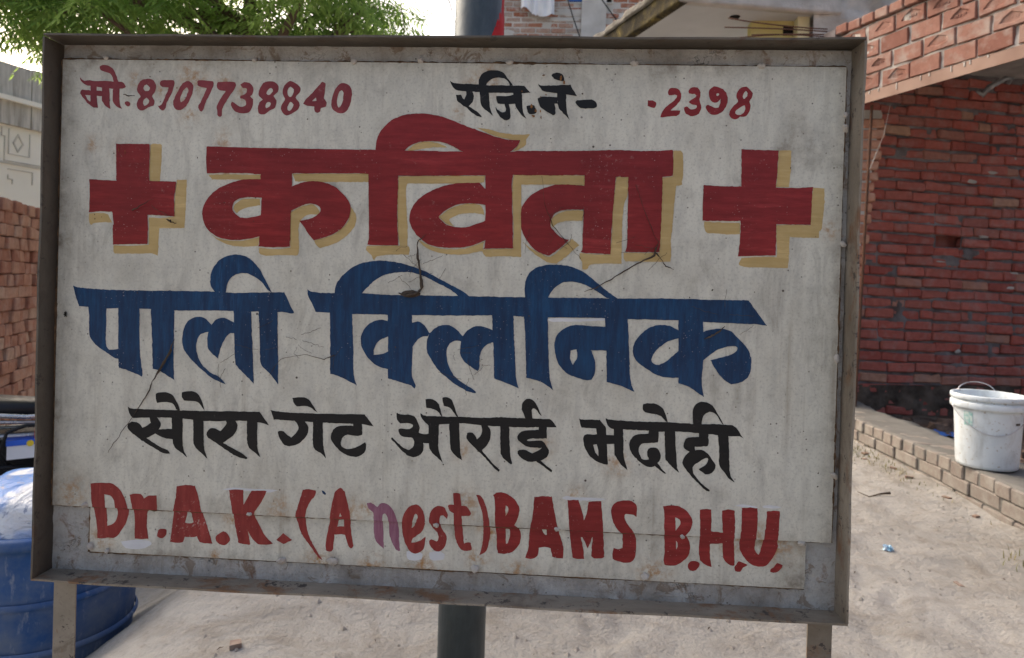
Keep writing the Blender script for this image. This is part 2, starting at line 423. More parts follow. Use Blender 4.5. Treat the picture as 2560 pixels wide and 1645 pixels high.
def paint(name, c, c2, rough=0.34, wear=0.25, speck=0.9, streak=(0.5, 1, 5)):
    t = NT(name)
    br = t.noise(22, 6, 0.75, t.scale(streak))
    col = t.mix(t.ramp(br, 0.40, 0.68), c, c2)
    lt = t.math('MULTIPLY', t.ramp(t.noise(16, 5, 0.7, t.scale(streak)), 0.55, 0.66), t.ramp(t.noise(5, 3), 0.46, 0.58))
    col = t.mix(t.math('MULTIPLY', lt, 0.55), col, tuple(min(1, x * 1.35 + 0.015) for x in c2))
    bl = t.noise(7, 6, 0.65)
    col = t.mix(t.ramp(bl, 0.38, 0.70, 0, 0.6), col, tuple(x * 0.60 for x in c))
    sp = t.ramp(t.voro(190), 0.07, 0.15, 1, 0)
    sp = t.math('MULTIPLY', sp, t.ramp(t.noise(14, 4, 0.6), 0.50, 0.64))
    col = t.mix(t.math('MULTIPLY', sp, speck * 0.7), col, (0.55, 0.48, 0.45))
    wr = t.math('MULTIPLY', t.ramp(t.noise(140, 4, 0.75), 0.60, 0.70), t.ramp(t.noise(10, 3), 0.5, 0.65))
    col = t.mix(t.math('MULTIPLY', wr, wear), col, (0.5, 0.45, 0.42))
    nm = t.bump(br, 0.12, 0.001); nm = t.bump(t.noise(5, 3), 0.25, 0.006, nm)
    return t.done(col, t.ramp(bl, 0.3, 0.7, rough - 0.06, rough + 0.12), nm, 0, 0.30)
M['p_red'] = paint('red_enamel', (0.185, 0.009, 0.011), (0.29, 0.022, 0.024))
M['p_brick'] = paint('worn_red_enamel', (0.21, 0.018, 0.018), (0.31, 0.045, 0.040), 0.42, 0.8, 0.9, (4, 1, 0.6))
M['p_pink'] = paint('faded_red_enamel', (0.195, 0.028, 0.036), (0.26, 0.048, 0.055), 0.45, 0.35, 0.2, (2, 1, 2))
M['p_mauve'] = paint('washed_mauve_enamel', (0.22, 0.075, 0.125), (0.32, 0.16, 0.22), 0.5, 0.9, 0.3, (5, 1, 0.5))
M['p_blue'] = paint('blue_enamel', (0.001, 0.022, 0.075), (0.003, 0.058, 0.155), 0.36, 0.12, 0.8, (5, 1, 0.6))
M['p_black'] = paint('black_enamel', (0.005, 0.005, 0.006), (0.009, 0.008, 0.009), 0.5, 0.12, 0.12)
M['p_yellow'] = paint('ochre_enamel', (0.46, 0.325, 0.13), (0.53, 0.39, 0.18), 0.42, 0.2, 0.05)
M['p_fresh'] = paint('fresh_white_enamel', (0.60, 0.61, 0.63), (0.66, 0.67, 0.69), 0.4, 0.1, 0.0)
# ------------------------------------------------------------------ ground: one sheet to the horizon
_fr = random.Random(61)
FOOT = [(_fr.uniform(-0.9, 1.95), _fr.uniform(1.7, 4.6), _fr.uniform(0.8, 2.3)) for _ in range(34)]
def ground_z(x, y):
    dip = np.clip((-1.05 - x) / 0.75, 0, 1); dip = dip * dip * (3 - 2 * dip)
    near = np.exp(-((x * x + y * y) / 150.0))
    bump = (fbm(x * 1.3 + 50, y * 1.3 + 50, 3, 4) - 0.47) * 0.07 + (fbm(x * 7 + 30, y * 7 + 30, 8, 4) - 0.46) * 0.034
    foot = np.zeros_like(x)
    for (fx, fy, fa) in FOOT:
        c, s = math.cos(fa), math.sin(fa); u = (x - fx) * c + (y - fy) * s; v = -(x - fx) * s + (y - fy) * c
        r2 = (u / 0.115) ** 2 + (v / 0.042) ** 2
        foot += -0.011 * np.exp(-r2 ** 2) + 0.005 * np.exp(-(r2 - 1.7) ** 2 * 3)
    rut = -0.016 * np.exp(-((x - 0.95 - 0.10 * np.sin(y * 0.9)) / 0.05) ** 2) * (y > 1.2)
    drift = 0.022 * np.exp(-((x - 2.15) / 0.07) ** 2) * fbm(x * 3 + 20, y * 3 + 20, 13, 3) * (np.abs(y - 4) < 3)
    return -0.36 * dip + bump * near + foot + rut * near + drift
def axis(lo, hi, step, far):
    a = list(np.arange(lo, hi + 1e-6, step)); k = step
    p = hi; q = lo; up = []; dn = []
    while p < far:
        k *= 1.35; p += k; q -= k; up.append(p); dn.append(q)
    return np.array(dn[::-1] + a + up)
gx = axis(-3.4, 3.6, 0.03, 1800.0); gy = axis(1.2, 7.2, 0.03, 1800.0)
GX, GY = np.meshgrid(gx, gy, indexing='ij')
GZ = ground_z(GX, GY)
nx, ny = GX.shape
idx = np.arange(nx * ny).reshape(nx, ny)
faces = np.stack([idx[:-1, :-1], idx[1:, :-1], idx[1:, 1:], idx[:-1, 1:]], -1).reshape(-1, 4)
me = bpy.data.meshes.new('ground')
me.from_pydata(np.stack([GX, GY, GZ], -1).reshape(-1, 3).tolist(), [], faces.tolist())
me.materials.append(M['dirt'])
me.polygons.foreach_set('use_smooth', [True] * len(me.polygons))
damp = np.clip((GX - 2.30) / 0.2, 0, 1) * np.clip((7.5 - GY) / 0.5, 0, 1) * np.clip((GY - 3.7) / 0.5, 0, 1)
damp = np.clip(damp * (0.55 + 0.9 * fbm(GX * 4, GY * 4, 5)), 0, 1)
at = me.attributes.new('damp', 'FLOAT', 'POINT'); at.data.foreach_set('value', damp.reshape(-1).astype(np.float32))
tag(link('ground', me), 'pale trodden dirt ground under and behind the board', 'ground', kind='structure')
def gz(x, y): return float(ground_z(np.array([x], float), np.array([y], float))[0])

# ------------------------------------------------------------------ unfinished dark red brick wall at the right
def wall_frame(p0, ang):
    d = Vector((math.cos(ang), math.sin(ang), 0)); n = Vector((d.y, -d.x, 0))   # n points to the viewer
    return Vector(p0), d, n

def make_variants(name, dims, bev, jit, mat, n, seed):
    return [bevel_box_mesh(name, *dims, bev, jit, seed + i, mat) for i in range(n)]

def rough_sheet(P, d, n, s0, s1, z0, z1, step, amp, seed, holes=(), up=None, off=0.0):
    """a wall face with an uneven surface; n is outward"""
    ns = max(2, int((s1 - s0) / step) + 1); nz = max(2, int((z1 - z0) / step) + 1)
    S, Z = np.meshgrid(np.linspace(s0, s1, ns), np.linspace(z0, z1, nz), indexing='ij')
    H = (fbm(S * 9 + 20, Z * 9 + 20, seed, 4) - 0.47) * amp * 2 + off
    V = []
    for i in range(ns):
        for k in range(nz):
            V.append(P + d * S[i, k] + n * H[i, k] + Vector((0, 0, Z[i, k])))
    F = []
    for i in range(ns - 1):
        for k in range(nz - 1):
            cs, cz = (S[i, k] + S[i + 1, k]) / 2, (Z[i, k] + Z[i, k + 1]) / 2
            if any(h[0] < cs < h[1] and h[2] < cz < h[3] for h in holes): continue
            F.append((i * nz + k, (i + 1) * nz + k, (i + 1) * nz + k + 1, i * nz + k + 1))
    return V, F

P, d, n = wall_frame((2.80, 5.99, 0), R(11.0))
TILT = 0.020
rnd = random.Random(4)
red_wall = thing('brick_wall', 'tall dark red brick wall in shade behind the white bucket', 'wall', P)
O = Vector((0, 0, 0))
variants = make_variants('brick', (0.256, 0.10, 0.076), 0.011, 0.0065, M['brick_red'], 12, 100)
half = make_variants('brick', (0.122, 0.10, 0.076), 0.011, 0.0065, M['brick_red'], 6, 200)
holes = []
course = 0.0925
cnt = 0
for c in range(32):
    z = 0.05 + c * course
    s = -0.62 + (0.0 if c % 2 else 0.12) + rnd.uniform(-0.03, 0.03)
    while s < 1.62:
        hd = rnd.random() < 0.16
        L = 0.118 if hd else 0.252
        cs = s + L / 2
        hole = (c == 16 and -0.06 < cs < 0.12) or (c == 16 and 0.60 < cs < 0.80)
        if hole:
            holes.append((s + 0.012, s + L - 0.01, z - 0.043, z + 0.045))
        elif z - TILT * cs < 2.98 and cnt < 298 and cs > -0.27:
            m = rnd.choice(half if hd else variants)
            o = link('brick', m, red_wall, d * cs + n * (-0.052 + rnd.uniform(-0.012, 0.010)) + Vector((0, 0, z - TILT * cs + rnd.uniform(-0.005, 0.005))),
                     (rnd.uniform(-0.06, 0.02), TILT + rnd.uniform(-0.032, 0.032), R(11.0) + rnd.uniform(-0.03, 0.03)))
            cnt += 1
        s += L + rnd.uniform(0.002, 0.010)
obj('mortar', rough_sheet(O, d, n, -0.72, 1.75, -0.1, 3.0, 0.014, 0.030, 21, [(a, b, c_ - TILT * a, d_ - TILT * a) for a, b, c_, d_ in holes], off=-0.026), M['mortar'], red_wall, True)
bk = MB()
for (sa, sb, na, nb, za, zb) in [(-0.72, 1.75, -0.24, -0.13, -0.1, 3.0)]:
    v = []
    for zz in (za, zb):
        for (ss, nn) in ((sa, na), (sb, na), (sb, nb), (sa, nb)):
            v.append(d * ss + n * nn + Vector((0, 0, zz)))
    bk.add(v, [(0, 1, 2, 3), (4, 7, 6, 5), (0, 4, 5, 1), (1, 5, 6, 2), (2, 6, 7, 3), (3, 7, 4, 0)])
obj('wall_core', bk.vf, M['brick_red'], red_wall)
# soiled foot: lumps of old mortar and mud sticking to the lowest courses
obj('soiled_plinth', rough_sheet(O, d, n, -0.72, 1.75, -0.1, 0.27, 0.018, 0.035, 33, off=0.006), M['soil_wall'], red_wall, True)
for k in range(9):
    s = rnd.uniform(-0.4, 1.5); z = rnd.uniform(0.35, 2.4)
    rx, rz = rnd.uniform(0.02, 0.07), rnd.uniform(0.008, 0.022)
    b = MB(); vv = [d * s + n * 0.012 + Vector((0, 0, z))]
    for a in range(9):
        t = a * 2 * math.pi / 9; q = rnd.uniform(0.6, 1.1)
        vv.append(d * (s + rx * q * math.cos(t)) + n * -0.003 + Vector((0, 0, z + rz * q * math.sin(t))))
    b.add(vv, [(0, 1 + a, 1 + (a + 1) % 9) for a in range(9)])
    obj('mortar_smear', b.vf, M['mortar_pale'], red_wall, True)
b = MB(); vv = [d * 0.86 + n * 0.015 + Vector((0, 0, 1.42))]
for a in range(14):
    t = a * 2 * math.pi / 14; q = rnd.uniform(0.45, 1.15)
    vv.append(d * (0.86 + 0.10 * q * math.cos(t)) + n * -0.006 + Vector((0, 0, 1.42 + 0.065 * q * math.sin(t))))
b.add(vv, [(0, 1 + a, 1 + (a + 1) % 14) for a in range(14)])
obj('mortar_smear', b.vf, M['mortar'], red_wall, True)

# ------------------------------------------------------------------ pale stepped pier beside the dark wall
pier = thing('brick_pier', 'narrow pale brick pier with cement edge, between board and dark brick wall', 'pier', (2.4, 5.62, 0))
pv = make_variants('brick', (0.225, 0.11, 0.072), 0.012, 0.004, M['brick_pale'], 5, 300)
for c in range(29):
    z = 0.05 + c * 0.084
    xr = 2.44 + (z - 0.897) * 0.118 + (0.012 if c % 2 else -0.008) + rnd.uniform(-0.01, 0.01)
    link('brick', rnd.choice(pv), pier, (xr - 0.1125 - 2.4, rnd.uniform(-0.006, 0.006), z), (rnd.uniform(-0.03, 0.03), rnd.uniform(-0.03, 0.03), rnd.uniform(-0.05, 0.05)))
pm = MB(); vv = []; ff = []
for c in range(60):
    z = c * 0.0425
    xr = 2.44 + (z - 0.897) * 0.118 - 0.045 + rnd.uniform(-0.015, 0.015)
    for (x, y) in ((xr - 0.30, 5.577), (xr, 5.577 + rnd.uniform(-0.006, 0.006)), (xr, 5.69), (xr - 0.30, 5.69)):
        vv.append((x - 2.4, y - 5.62, z))
for c in range(59):
    for k in range(4):
        ff.append((c * 4 + k, c * 4 + (k + 1) % 4, c * 4 + 4 + (k + 1) % 4, c * 4 + 4 + k))
ff.append((236, 237, 238, 239))
obj('cement_fill', (vv, ff), M['mortar_pale'], pier)
obj('iron_bar', MB().tube([(2.37 - 2.4, 5.40 - 5.62, -0.1), (2.40 - 2.4, 5.40 - 5.62, 1.2), (2.43 - 2.4, 5.40 - 5.62, 2.50)], 0.011, 8).vf, M['rebar'], pier)
obj('plastic_string', MB().tube([(2.52 - 2.4, 5.3 - 5.62, 2.48), (2.47 - 2.4, 5.28 - 5.62, 2.25), (2.38 - 2.4, 5.25 - 5.62, 2.03), (2.36 - 2.4, 5.25 - 5.62, 1.98)], [0.0012, 0.0014, 0.003, 0.002], 6).vf, M['mortar_pale'], pier)

# ------------------------------------------------------------------ wall of stamped bricks carried on a steel beam
A0 = Vector((2.355, 5.373, 0)); fd = Vector((0.396, -0.918, 0)).normalized()      # s grows towards the viewer
fn = Vector((-0.918, -0.396, 0)).normalized()                                      # outward, to the lane
fang = math.atan2(fd.y, fd.x)
lintel = thing('brick_lintel_wall', 'pinkish stamped brick wall on a sloping looking brown steel beam', 'wall', A0 + Vector((0, 0, 2.5)))
v = []
S0, S1 = -0.27, 2.6
def slab_pts(s0, s1, n0, n1, z0, z1, dd=fd, nn=fn):
    m = MB(); v = []
    for zz in (z0, z1):
        for (s, k) in ((s0, n0), (s1, n0), (s1, n1), (s0, n1)):
            v.append(dd * s + nn * k + Vector((0, 0, zz)))
    return m.add(v, [(0, 3, 2, 1), (4, 5, 6, 7), (0, 1, 5, 4), (1, 2, 6, 5), (2, 3, 7, 6), (3, 0, 4, 7)])
bm_ = slab_pts(S0, S1, 0.012, 0.0, 0.0, 0.082)
b2 = slab_pts(S0, S1, -0.0005, -0.13, 0.074, 0.0815); bm_.add(*b2.vf)
obj('steel_beam', bm_.vf, M['beam'], lintel)
for k in range(9):
    s = rnd.uniform(0, 1.2); l = rnd.uniform(0.012, 0.05); w = rnd.uniform(0.002, 0.006)
    m = slab_pts(s - w, s + w, 0.0125, 0.0155, 0.083 - l, 0.083)
    obj('cement_drip', m.vf, M['mortar_pale'], lintel)
def frog_mesh(seed, frog=True):
    """a brick on edge: 230 x 115 face with a peaked recess and raised marks in it"""
    r_ = random.Random(seed); Lx, Lz, Dp = 0.226, 0.114, 0.07
    m = MB()
    j = lambda a=0.003: r_.uniform(-a, a)
    out = [(-Lx / 2 + j(), 0, -Lz / 2 + j()), (0, 0.0, -Lz / 2 + j()), (Lx / 2 + j(), 0, -Lz / 2 + j()), (Lx / 2 + j(), 0, Lz / 2 + j()), (0, 0, Lz / 2 + j()), (-Lx / 2 + j(), 0, Lz / 2 + j())]
    back = [(p[0], Dp, p[2]) for p in out]
    ch = [(p[0] * 1.0, 0.008, p[2]) for p in out]
    out = [(p[0] * 0.955, 0, p[2] * 0.93) for p in out]
    v = out + ch + back
    f = []
    for k in range(6):
        a, b = k, (k + 1) % 6
        f += [(a + 6, b + 6, b, a), (a + 12, b + 12, b + 6, a + 6)]
    if frog:
        ox_, oz_, k_ = r_.uniform(-0.016, 0.016), r_.uniform(-0.008, 0.008), r_.uniform(0.8, 1.12)
        rim = [(-0.075 + j(), 0, -0.018 + j()), (0.005, 0, -0.036 + j()), (0.078 + j(), 0, -0.014 + j()), (0.070 + j(), 0, 0.012 + j()), (0.0 + j(), 0, 0.042 + j()), (-0.05 + j(), 0, 0.012)]
        dp_ = r_.uniform(0.006, 0.014)
        rim = [(p[0] * k_ + ox_, 0, p[2] * k_ + oz_) for p in rim]
        inn = [(ox_ + (p[0] - ox_) * 0.82, dp_, oz_ + (p[2] - oz_) * 0.80) for p in rim]
        b = len(v); v += rim + inn
        for k in range(6):
            a, c = k, (k + 1) % 6
            f += [(a, c, b + c, b + a), (b + a, b + c, b + 6 + c, b + 6 + a)]
        f.append(tuple(b + 6 + k for k in range(6)))
        for q in range(5):
            x = ox_ - 0.038 + q * 0.018 + j(); h = r_.uniform(0.007, 0.011); w = r_.uniform(0.002, 0.0045)
            bb = len(v)
            v += [(x - w, 0.0135, -h), (x + w, 0.0135, -h), (x + w + j(), 0.0135, h), (x - w + j(), 0.0135, h), (x - w, 0.007, -h), (x + w, 0.007, -h), (x + w + j(), 0.007, h), (x - w, 0.007, h)]
            f += [(bb + 4, bb + 5, bb + 6, bb + 7), (bb, bb + 1, bb + 5, bb + 4), (bb + 1, bb + 2, bb + 6, bb + 5), (bb + 2, bb + 3, bb + 7, bb + 6), (bb + 3, bb, bb + 4, bb + 7)]
    else:
        f.append((0, 1, 2, 3, 4, 5))
    me = mesh('brick', v, f, M['brick_frog']); return me
frogs = [frog_mesh(400 + i) for i in range(14)]; plains = [frog_mesh(500 + i, False) for i in range(4)]
for c in range(4):
    s = S0 + 0.05 + (0.12 if c % 2 else 0.0)
    while s < S1 - 0.1:
        me_ = rnd.choice(frogs) if rnd.random() < 0.52 else rnd.choice(plains)
        o = link('brick', me_, lintel, fd * s + fn * (0.017 + rnd.uniform(-0.003, 0.003)) + Vector((0, 0, 0.146 + c * 0.128 + rnd.uniform(-0.004, 0.004))),
                 (rnd.uniform(-0.01, 0.01), rnd.uniform(-0.02, 0.02), fang + rnd.uniform(-0.01, 0.01)))
        s += 0.242 + rnd.uniform(-0.006, 0.012)
obj('mortar', rough_sheet(O, fd, fn, S0, S1, 0.082, 0.60, 0.012, 0.020, 44, off=0.000), M['mortar_pale'], lintel, True)
m = slab_pts(S0, S1, -0.012, -0.11, 0.083, 0.60); obj('wall_core', m.vf, M['mortar_pale'], lintel)
tv = make_variants('brick', (0.112, 0.22, 0.072), 0.007, 0.003, M['brick_frog'], 4, 600)
s = S0 + 0.06
while s < S1:
    link('brick', rnd.choice(tv), lintel, fd * s + fn * (0.035 - 0.11) + Vector((0, 0, 0.640 + rnd.uniform(-0.004, 0.004))), (rnd.uniform(-0.02, 0.02), rnd.uniform(-0.02, 0.02), fang + rnd.uniform(-0.03, 0.03)))
    s += 0.124
obj('concrete_stub', slab_pts(S0 - 0.12, S0 - 0.002, 0.03, -0.2, 0.42, 0.66).vf, M['mortar'], lintel)
# roof slab between that wall and the dark wall
roof = MB()
q = [A0 + fd * 2.6 - fn * 0.12, A0 - fd * 0.27 - fn * 0.12, Vector((2.1, 6.05, 0)), Vector((4.6, 6.5, 0)), Vector((5.0, 4.4, 0))]
v = [(p.x, p.y, 2.98) for p in q] + [(p.x, p.y, 3.09) for p in q]
roof.add(v, [(4, 3, 2, 1, 0), (5, 6, 7, 8, 9)] + [(k, (k + 1) % 5, 5 + (k + 1) % 5, 5 + k) for k in range(5)])
rf = obj('roof_slab', roof.vf, M['concrete']); tag(rf, 'flat concrete roof slab over the dark brick room', 'roof')
# unseen plastered house front, added to hold back sky light from the right
front = thing('added_house_front', 'unseen plastered brick house front added to block sky light from the right', 'house', A0 + fd * 2.62)
obj('wall', rough_sheet(O, fd, fn, 0.0, 7.5, -0.2, 3.1, 0.12, 0.02, 47), M['brick_house'], front, True)
obj('wall_core', slab_pts(0.0, 7.5, -0.03, -0.30, -0.2, 3.1).vf, M['brick_frog'], front)
for k in range(2):
    w_ = obj('window', slab_pts(1.6 + 2.8 * k, 2.6 + 2.8 * k, 0.035, 0.028, 1.1, 2.2).vf, M['dark'], front)
    obj('window_frame', slab_pts(1.5 + 2.8 * k, 2.7 + 2.8 * k, 0.09, 0.028, 1.02, 1.09).vf, M['plaster'], w_)
obj('door', slab_pts(0.25, 1.1, 0.04, 0.028, -0.1, 2.05).vf, M['beam'], front)
# bent pipe tucked between beam and wall head
pp = A0 + fd * 0.62 + Vector((0.42, 0.25, 2.52))
tag(obj('bent_pipe', MB().tube([pp + Vector((-0.02, 0, 0.0)), pp + Vector((0.02, 0, -0.03)), pp + Vector((0.05, -0.02, 0.02)), pp + Vector((0.16, -0.02, 0.085)), pp + Vector((0.20, -0.02, 0.08)), pp + Vector((0.19, 0.0, 0.05))], [0.014, 0.020, 0.020, 0.018, 0.018, 0.013], 10).vf, M['chrome_dull'], None, True),
    'short bent metal pipe tucked under the steel beam', 'pipe')
# reinforcing bars sticking out of the stub
for k, (z, dz, L, w) in enumerate([(3.215, 0.095, 0.80, 0.03), (3.195, 0.02, 0.84, -0.02), (3.17, -0.02, 0.74, 0.05), (3.15, 0.0, 0.62, -0.03)]):
    s0 = A0 - fd * 0.36; pts = []
    for i in range(7):
        t = i / 6
        pts.append((s0.x - t * L, s0.y + 0.05 + w * t, z + dz * t * t + 0.012 * math.sin(3 * t)))
    tag(obj('reinforcing_bar', MB().tube(pts, 0.0055, 6).vf, M['rebar'], None, True),
        ['rusty bar, topmost of those poking from the brick wall end', 'rusty bar, second from top of those poking from the brick wall end', 'rusty bar, third from top of those poking from the brick wall end', 'rusty bar, lowest and shortest of those poking from the brick wall end'][k], 'steel bar', 'bars poking from the brick wall end')

# ------------------------------------------------------------------ unfinished house behind
house = thing('unfinished_house', 'unfinished brick and concrete house with a projecting balcony slab', 'house', (0.5, 11.0, 0))
HO = Vector((0.5, 11.0, 0))
hv = make_variants('brick', (0.232, 0.10, 0.072), 0.010, 0.004, M['brick_house'], 6, 700)
hd_ = Vector((1, 0.02, 0)).normalized(); hn = Vector((0.02, -1, 0)).normalized()
for c in range(15):
    z = 4.62 + c * 0.0845; s = -1.72 + (0.12 if c % 2 else 0)
    while s < 1.55:
        inwin = (5.53 < z < 6.3) and (-0.32 < s < 0.42)
        incol = -0.13 < s + 0.0 < 0.30
        if not inwin and not incol:
            link('brick', rnd.choice(hv), house, hd_ * s + hn * (-0.05 + rnd.uniform(-0.004, 0.006)) + Vector((0, 0, z)), (0, rnd.uniform(-0.012, 0.012), rnd.uniform(-0.02, 0.02)))
        s += 0.245
obj('mortar', rough_sheet(O, hd_, hn, -1.78, 1.75, 4.5, 6.4, 0.04, 0.010, 55, [(-0.36, 0.36, 5.58, 6.3)], off=-0.006), M['plaster'], house, True)
m = MB().box(-1.78, 1.75, 0.0, 0.2, -0.1, 4.52); obj('wall', m.vf, M['plaster'], house)
m = MB().box(-1.78, 1.75, 0.14, 0.4, 4.5, 6.4); obj('wall_core', m.vf, M['dark'], house)
m = MB().box(-0.13, 0.26, -0.05, 0.14, -0.1, 6.4); obj('concrete_column', m.vf, M['plaster'], house)
for (s, z, rx, rz) in [(-0.75, 5.46, 0.20, 0.05), (-0.30, 5.42, 0.30, 0.06), (0.62, 5.36, 0.22, 0.07), (-1.35, 5.06, 0.16, 0.07), (0.55, 5.12, 0.20, 0.06), (-0.45, 5.30, 0.26, 0.035), (0.9, 5.55, 0.15, 0.05)]:
    vv = [hd_ * s + hn * 0.022 + Vector((0, 0, z))]; N = 18
    for a in range(N):
        t = a * 2 * math.pi / N; q = rnd.uniform(0.7, 1.15)
        vv.append(hd_ * (s + rx * q * math.cos(t)) + hn * 0.006 + Vector((0, 0, z + rz * q * math.sin(t))))
    obj('plaster_patch', (vv, [(0, 1 + a, 1 + (a + 1) % N) for a in range(N)]), M['plaster'], house, True)
win = obj('window', MB().box(-0.36, 0.36, 0.10, 0.135, 5.58, 6.3).vf, M['dark'], house)
m = MB().box(-0.37, 0.37, -0.02, 0.13, 5.565, 5.585).box(-0.37, -0.33, -0.01, 0.13, 5.585, 6.3).box(-0.02, 0.02, -0.005, 0.1, 5.585, 6.3); obj('window_frame', m.vf, M['plaster'], win)
obj('balcony_cloth', MB().box(-0.34, -0.10, -0.012, -0.004, 5.60, 5.75).vf, M['blue_plastic'], win)
# balcony slab, seen from below
fl = Vector((1.323, 7.561, 4.2)); fr = Vector((2.885, 7.844, 4.2)); bdir = Vector((-0.485, 1.162, 0)).normalized()
fe = (fr - fl).normalized()
corners = [fl, fr + fe * 0.3, fr + fe * 0.3 + bdir * 3.4, fl + bdir * 3.4]
v = [p - HO for p in corners] + [p - HO + Vector((0, 0, 0.06)) for p in corners]
obj('balcony_soffit', (v, [(3, 2, 1, 0), (4, 5, 6, 7), (0, 1, 5, 4), (1, 2, 6, 5), (2, 3, 7, 6), (3, 0, 4, 7)]), M['soffit'], house)
def rough_block(Pa, da, na, L, z0, z1, th, amp, seed, step=0.035):
    """a ragged concrete strip: front face displaced, with top"""
    ns = int(L / step) + 2; nz = max(3, int((z1 - z0) / step) + 2); V = []; F = []
    for i in range(ns):
        for k in range(nz):
            s = L * i / (ns - 1); z = z0 + (z1 - z0) * k / (nz - 1)
            h = float(fbm(np.array([s * 7 + 30]), np.array([z * 7 + 30]), seed, 4)[0] - 0.47) * amp * 2
            V.append(Pa + da * s + na * h + Vector((0, 0, z + (h * 0.8 if k == nz - 1 else 0))))
    for i in range(ns):
        s = L * i / (ns - 1); V.append(Pa + da * s - na * th + Vector((0, 0, z1)))
    for i in range(ns):
        s = L * i / (ns - 1); V.append(Pa + da * s - na * th + Vector((0, 0, z0)))
    for i in range(ns - 1):
        for k in range(nz - 1):
            F.append((i * nz + k, (i + 1) * nz + k, (i + 1) * nz + k + 1, i * nz + k + 1))
        t0, t1 = ns * nz + i, ns * nz + i + 1; b0, b1 = t0 + ns, t1 + ns
        F += [(i * nz + nz - 1, (i + 1) * nz + nz - 1, t1, t0), (t0, t1, b1, b0), (b0, b1, (i + 1) * nz, i * nz)]
    return V, F
en = Vector((fe.y, -fe.x, 0)); bn = Vector((-bdir.y, bdir.x, 0))
if bn.x > 0: bn = -bn
obj('balcony_edge', rough_block(fl - HO + en * 0.01, fe, en, (fr - fl).length + 0.3, -0.01, 0.26, 0.1, 0.02, 61), M['concrete'], house, True)
t_ = NT('mould_stained_concrete')
_sc = t_.colramp(t_.noise(2.6, 6, 0.7, None, 0.6), [(0.44, (0.022, 0.019, 0.013)), (0.55, (0.07, 0.055, 0.022)), (0.66, (0.26, 0.21, 0.07)), (0.78, (0.34, 0.31, 0.22))])
M['mould'] = t_.done(_sc, 0.9, t_.bump(t_.noise(14, 6, 0.7), 0.7, 0.02), 0, 0.15)
obj('balcony_side', rough_block(fl - HO + bdir * 3.3 + bn * 0.012, -bdir, bn, 3.3, -0.02, 0.20, 0.1, 0.012, 62), M['mould'], house, True)
obj('broken_slab_rim', rough_block(fl - HO + bdir * 3.3 + bn * 0.05, -bdir, bn, 3.3, 0.20, 0.29, 0.18, 0.045, 63, 0.04), M['rim'], house, True)
lc = Vector((2.034, 8.018, 4.198)) - HO
obj('light_socket', MB().lathe([(0.0, -0.012), (0.05, -0.012), (0.062, 0.0), (0.062, 0.004)], 20, lc).vf, M['dark'], house)
# yellow room wall under the slab and rough wall at its right
yw = MB().box(2.26 - 0.5, 2.74 - 0.5, 8.13 - 11, 8.30 - 11, -0.1, 4.2)
obj('yellow_wall', yw.vf, M['yellow_wall'], house)
obj('vent_opening', MB().box(2.62 - 0.5, 2.735 - 0.5, 8.122 - 11, 8.129 - 11, 4.03, 4.14).vf, M['dark'], house)
obj('yellow_pillar', MB().box(2.745 - 0.5, 2.875 - 0.5, 8.00 - 11, 8.30 - 11, -0.1, 4.199).vf, M['pale_yellow'], house)
obj('rough_wall', rough_block(Vector((2.885, 7.90, 0)) - HO, Vector((1, 0.15, 0)).normalized(), Vector((0.15, -1, 0)).normalized(), 1.9, 2.4, 5.6, 0.2, 0.07, 64, 0.05), M['concrete'], house, True)
obj('rough_wall', MB().box(2.885 - 0.5, 4.7 - 0.5, 7.96 - 11, 8.2 - 11, -0.1, 2.4).vf, M['concrete'], house)
# cables slung across the house front
for k, (pa, pb, lb) in enumerate([((-0.10, 10.4, 6.2), (0.42, 10.4, 4.6), 'thin dark cable running down past the hanging white cloth'), ((0.20, 10.3, 6.0), (1.45, 10.3, 4.4), 'thin dark cable running down past the concrete column')]):
    pa, pb = Vector(pa), Vector(pb)
    pts = [pa.lerp(pb, i / 10) + Vector((0, 0, -0.10 * math.sin(math.pi * i / 10))) for i in range(11)]
    tag(obj('cable', MB().tube(pts, 0.010, 6).vf, M['black_plastic'], None, True), lb, 'cable', 'cables on the house front')
# white cloth on a line
cv = []; cf = []; NX, NZ = 26, 18
for i in range(NX):
    for k in range(NZ):
        u, w = i / (NX - 1), k / (NZ - 1)
        x = -0.60 + 0.52 * u; low = 5.33 + 0.07 * math.sin(u * 5 + 1) + (0.05 if u > 0.55 else 0.0) + 0.10 * max(0, 0.25 - u) * 2
        z = 5.95 * (1 - w) + low * w
        y = 10.86 + 0.035 * math.sin(u * 17 + w * 3) * (0.3 + w) + 0.02 * math.sin(u * 31 - w * 4)
        cv.append((x + 0.03 * w * math.sin(9 * u), y, z))
for i in range(NX - 1):
    for k in range(NZ - 1):
        cf.append((i * NZ + k, (i + 1) * NZ + k, (i + 1) * NZ + k + 1, i * NZ + k + 1))
tag(obj('hanging_cloth', (cv, cf), M['cloth_white'], None, True), 'white cloth hung out against the weathered brick house front', 'cloth')
# green plastic bag slung over the stamped brick wall
gp = A0 + fd * 0.50 + fn * 0.085 + Vector((0, 0, 3.22))
gb = bmesh.new(); bmesh.ops.create_icosphere(gb, subdivisions=3, radius=1.0)
for v_ in gb.verts:
    q_ = 1 + 0.18 * math.sin(v_.co.x * 7 + 2) * math.sin(v_.co.z * 6) + 0.08 * math.sin(v_.co.y * 13)
    v_.co = Vector((v_.co.x * 0.07 * q_, v_.co.y * 0.05 * q_, v_.co.z * 0.115 * q_)) + gp
gm = bpy.data.meshes.new('plastic_bag'); gb.to_mesh(gm); gb.free(); gm.materials.append(M['green_plastic'])
gm.polygons.foreach_set('use_smooth', [True] * len(gm.polygons))
tag(link('plastic_bag', gm), 'dark green plastic bag slung over the top of the stamped brick wall', 'bag')
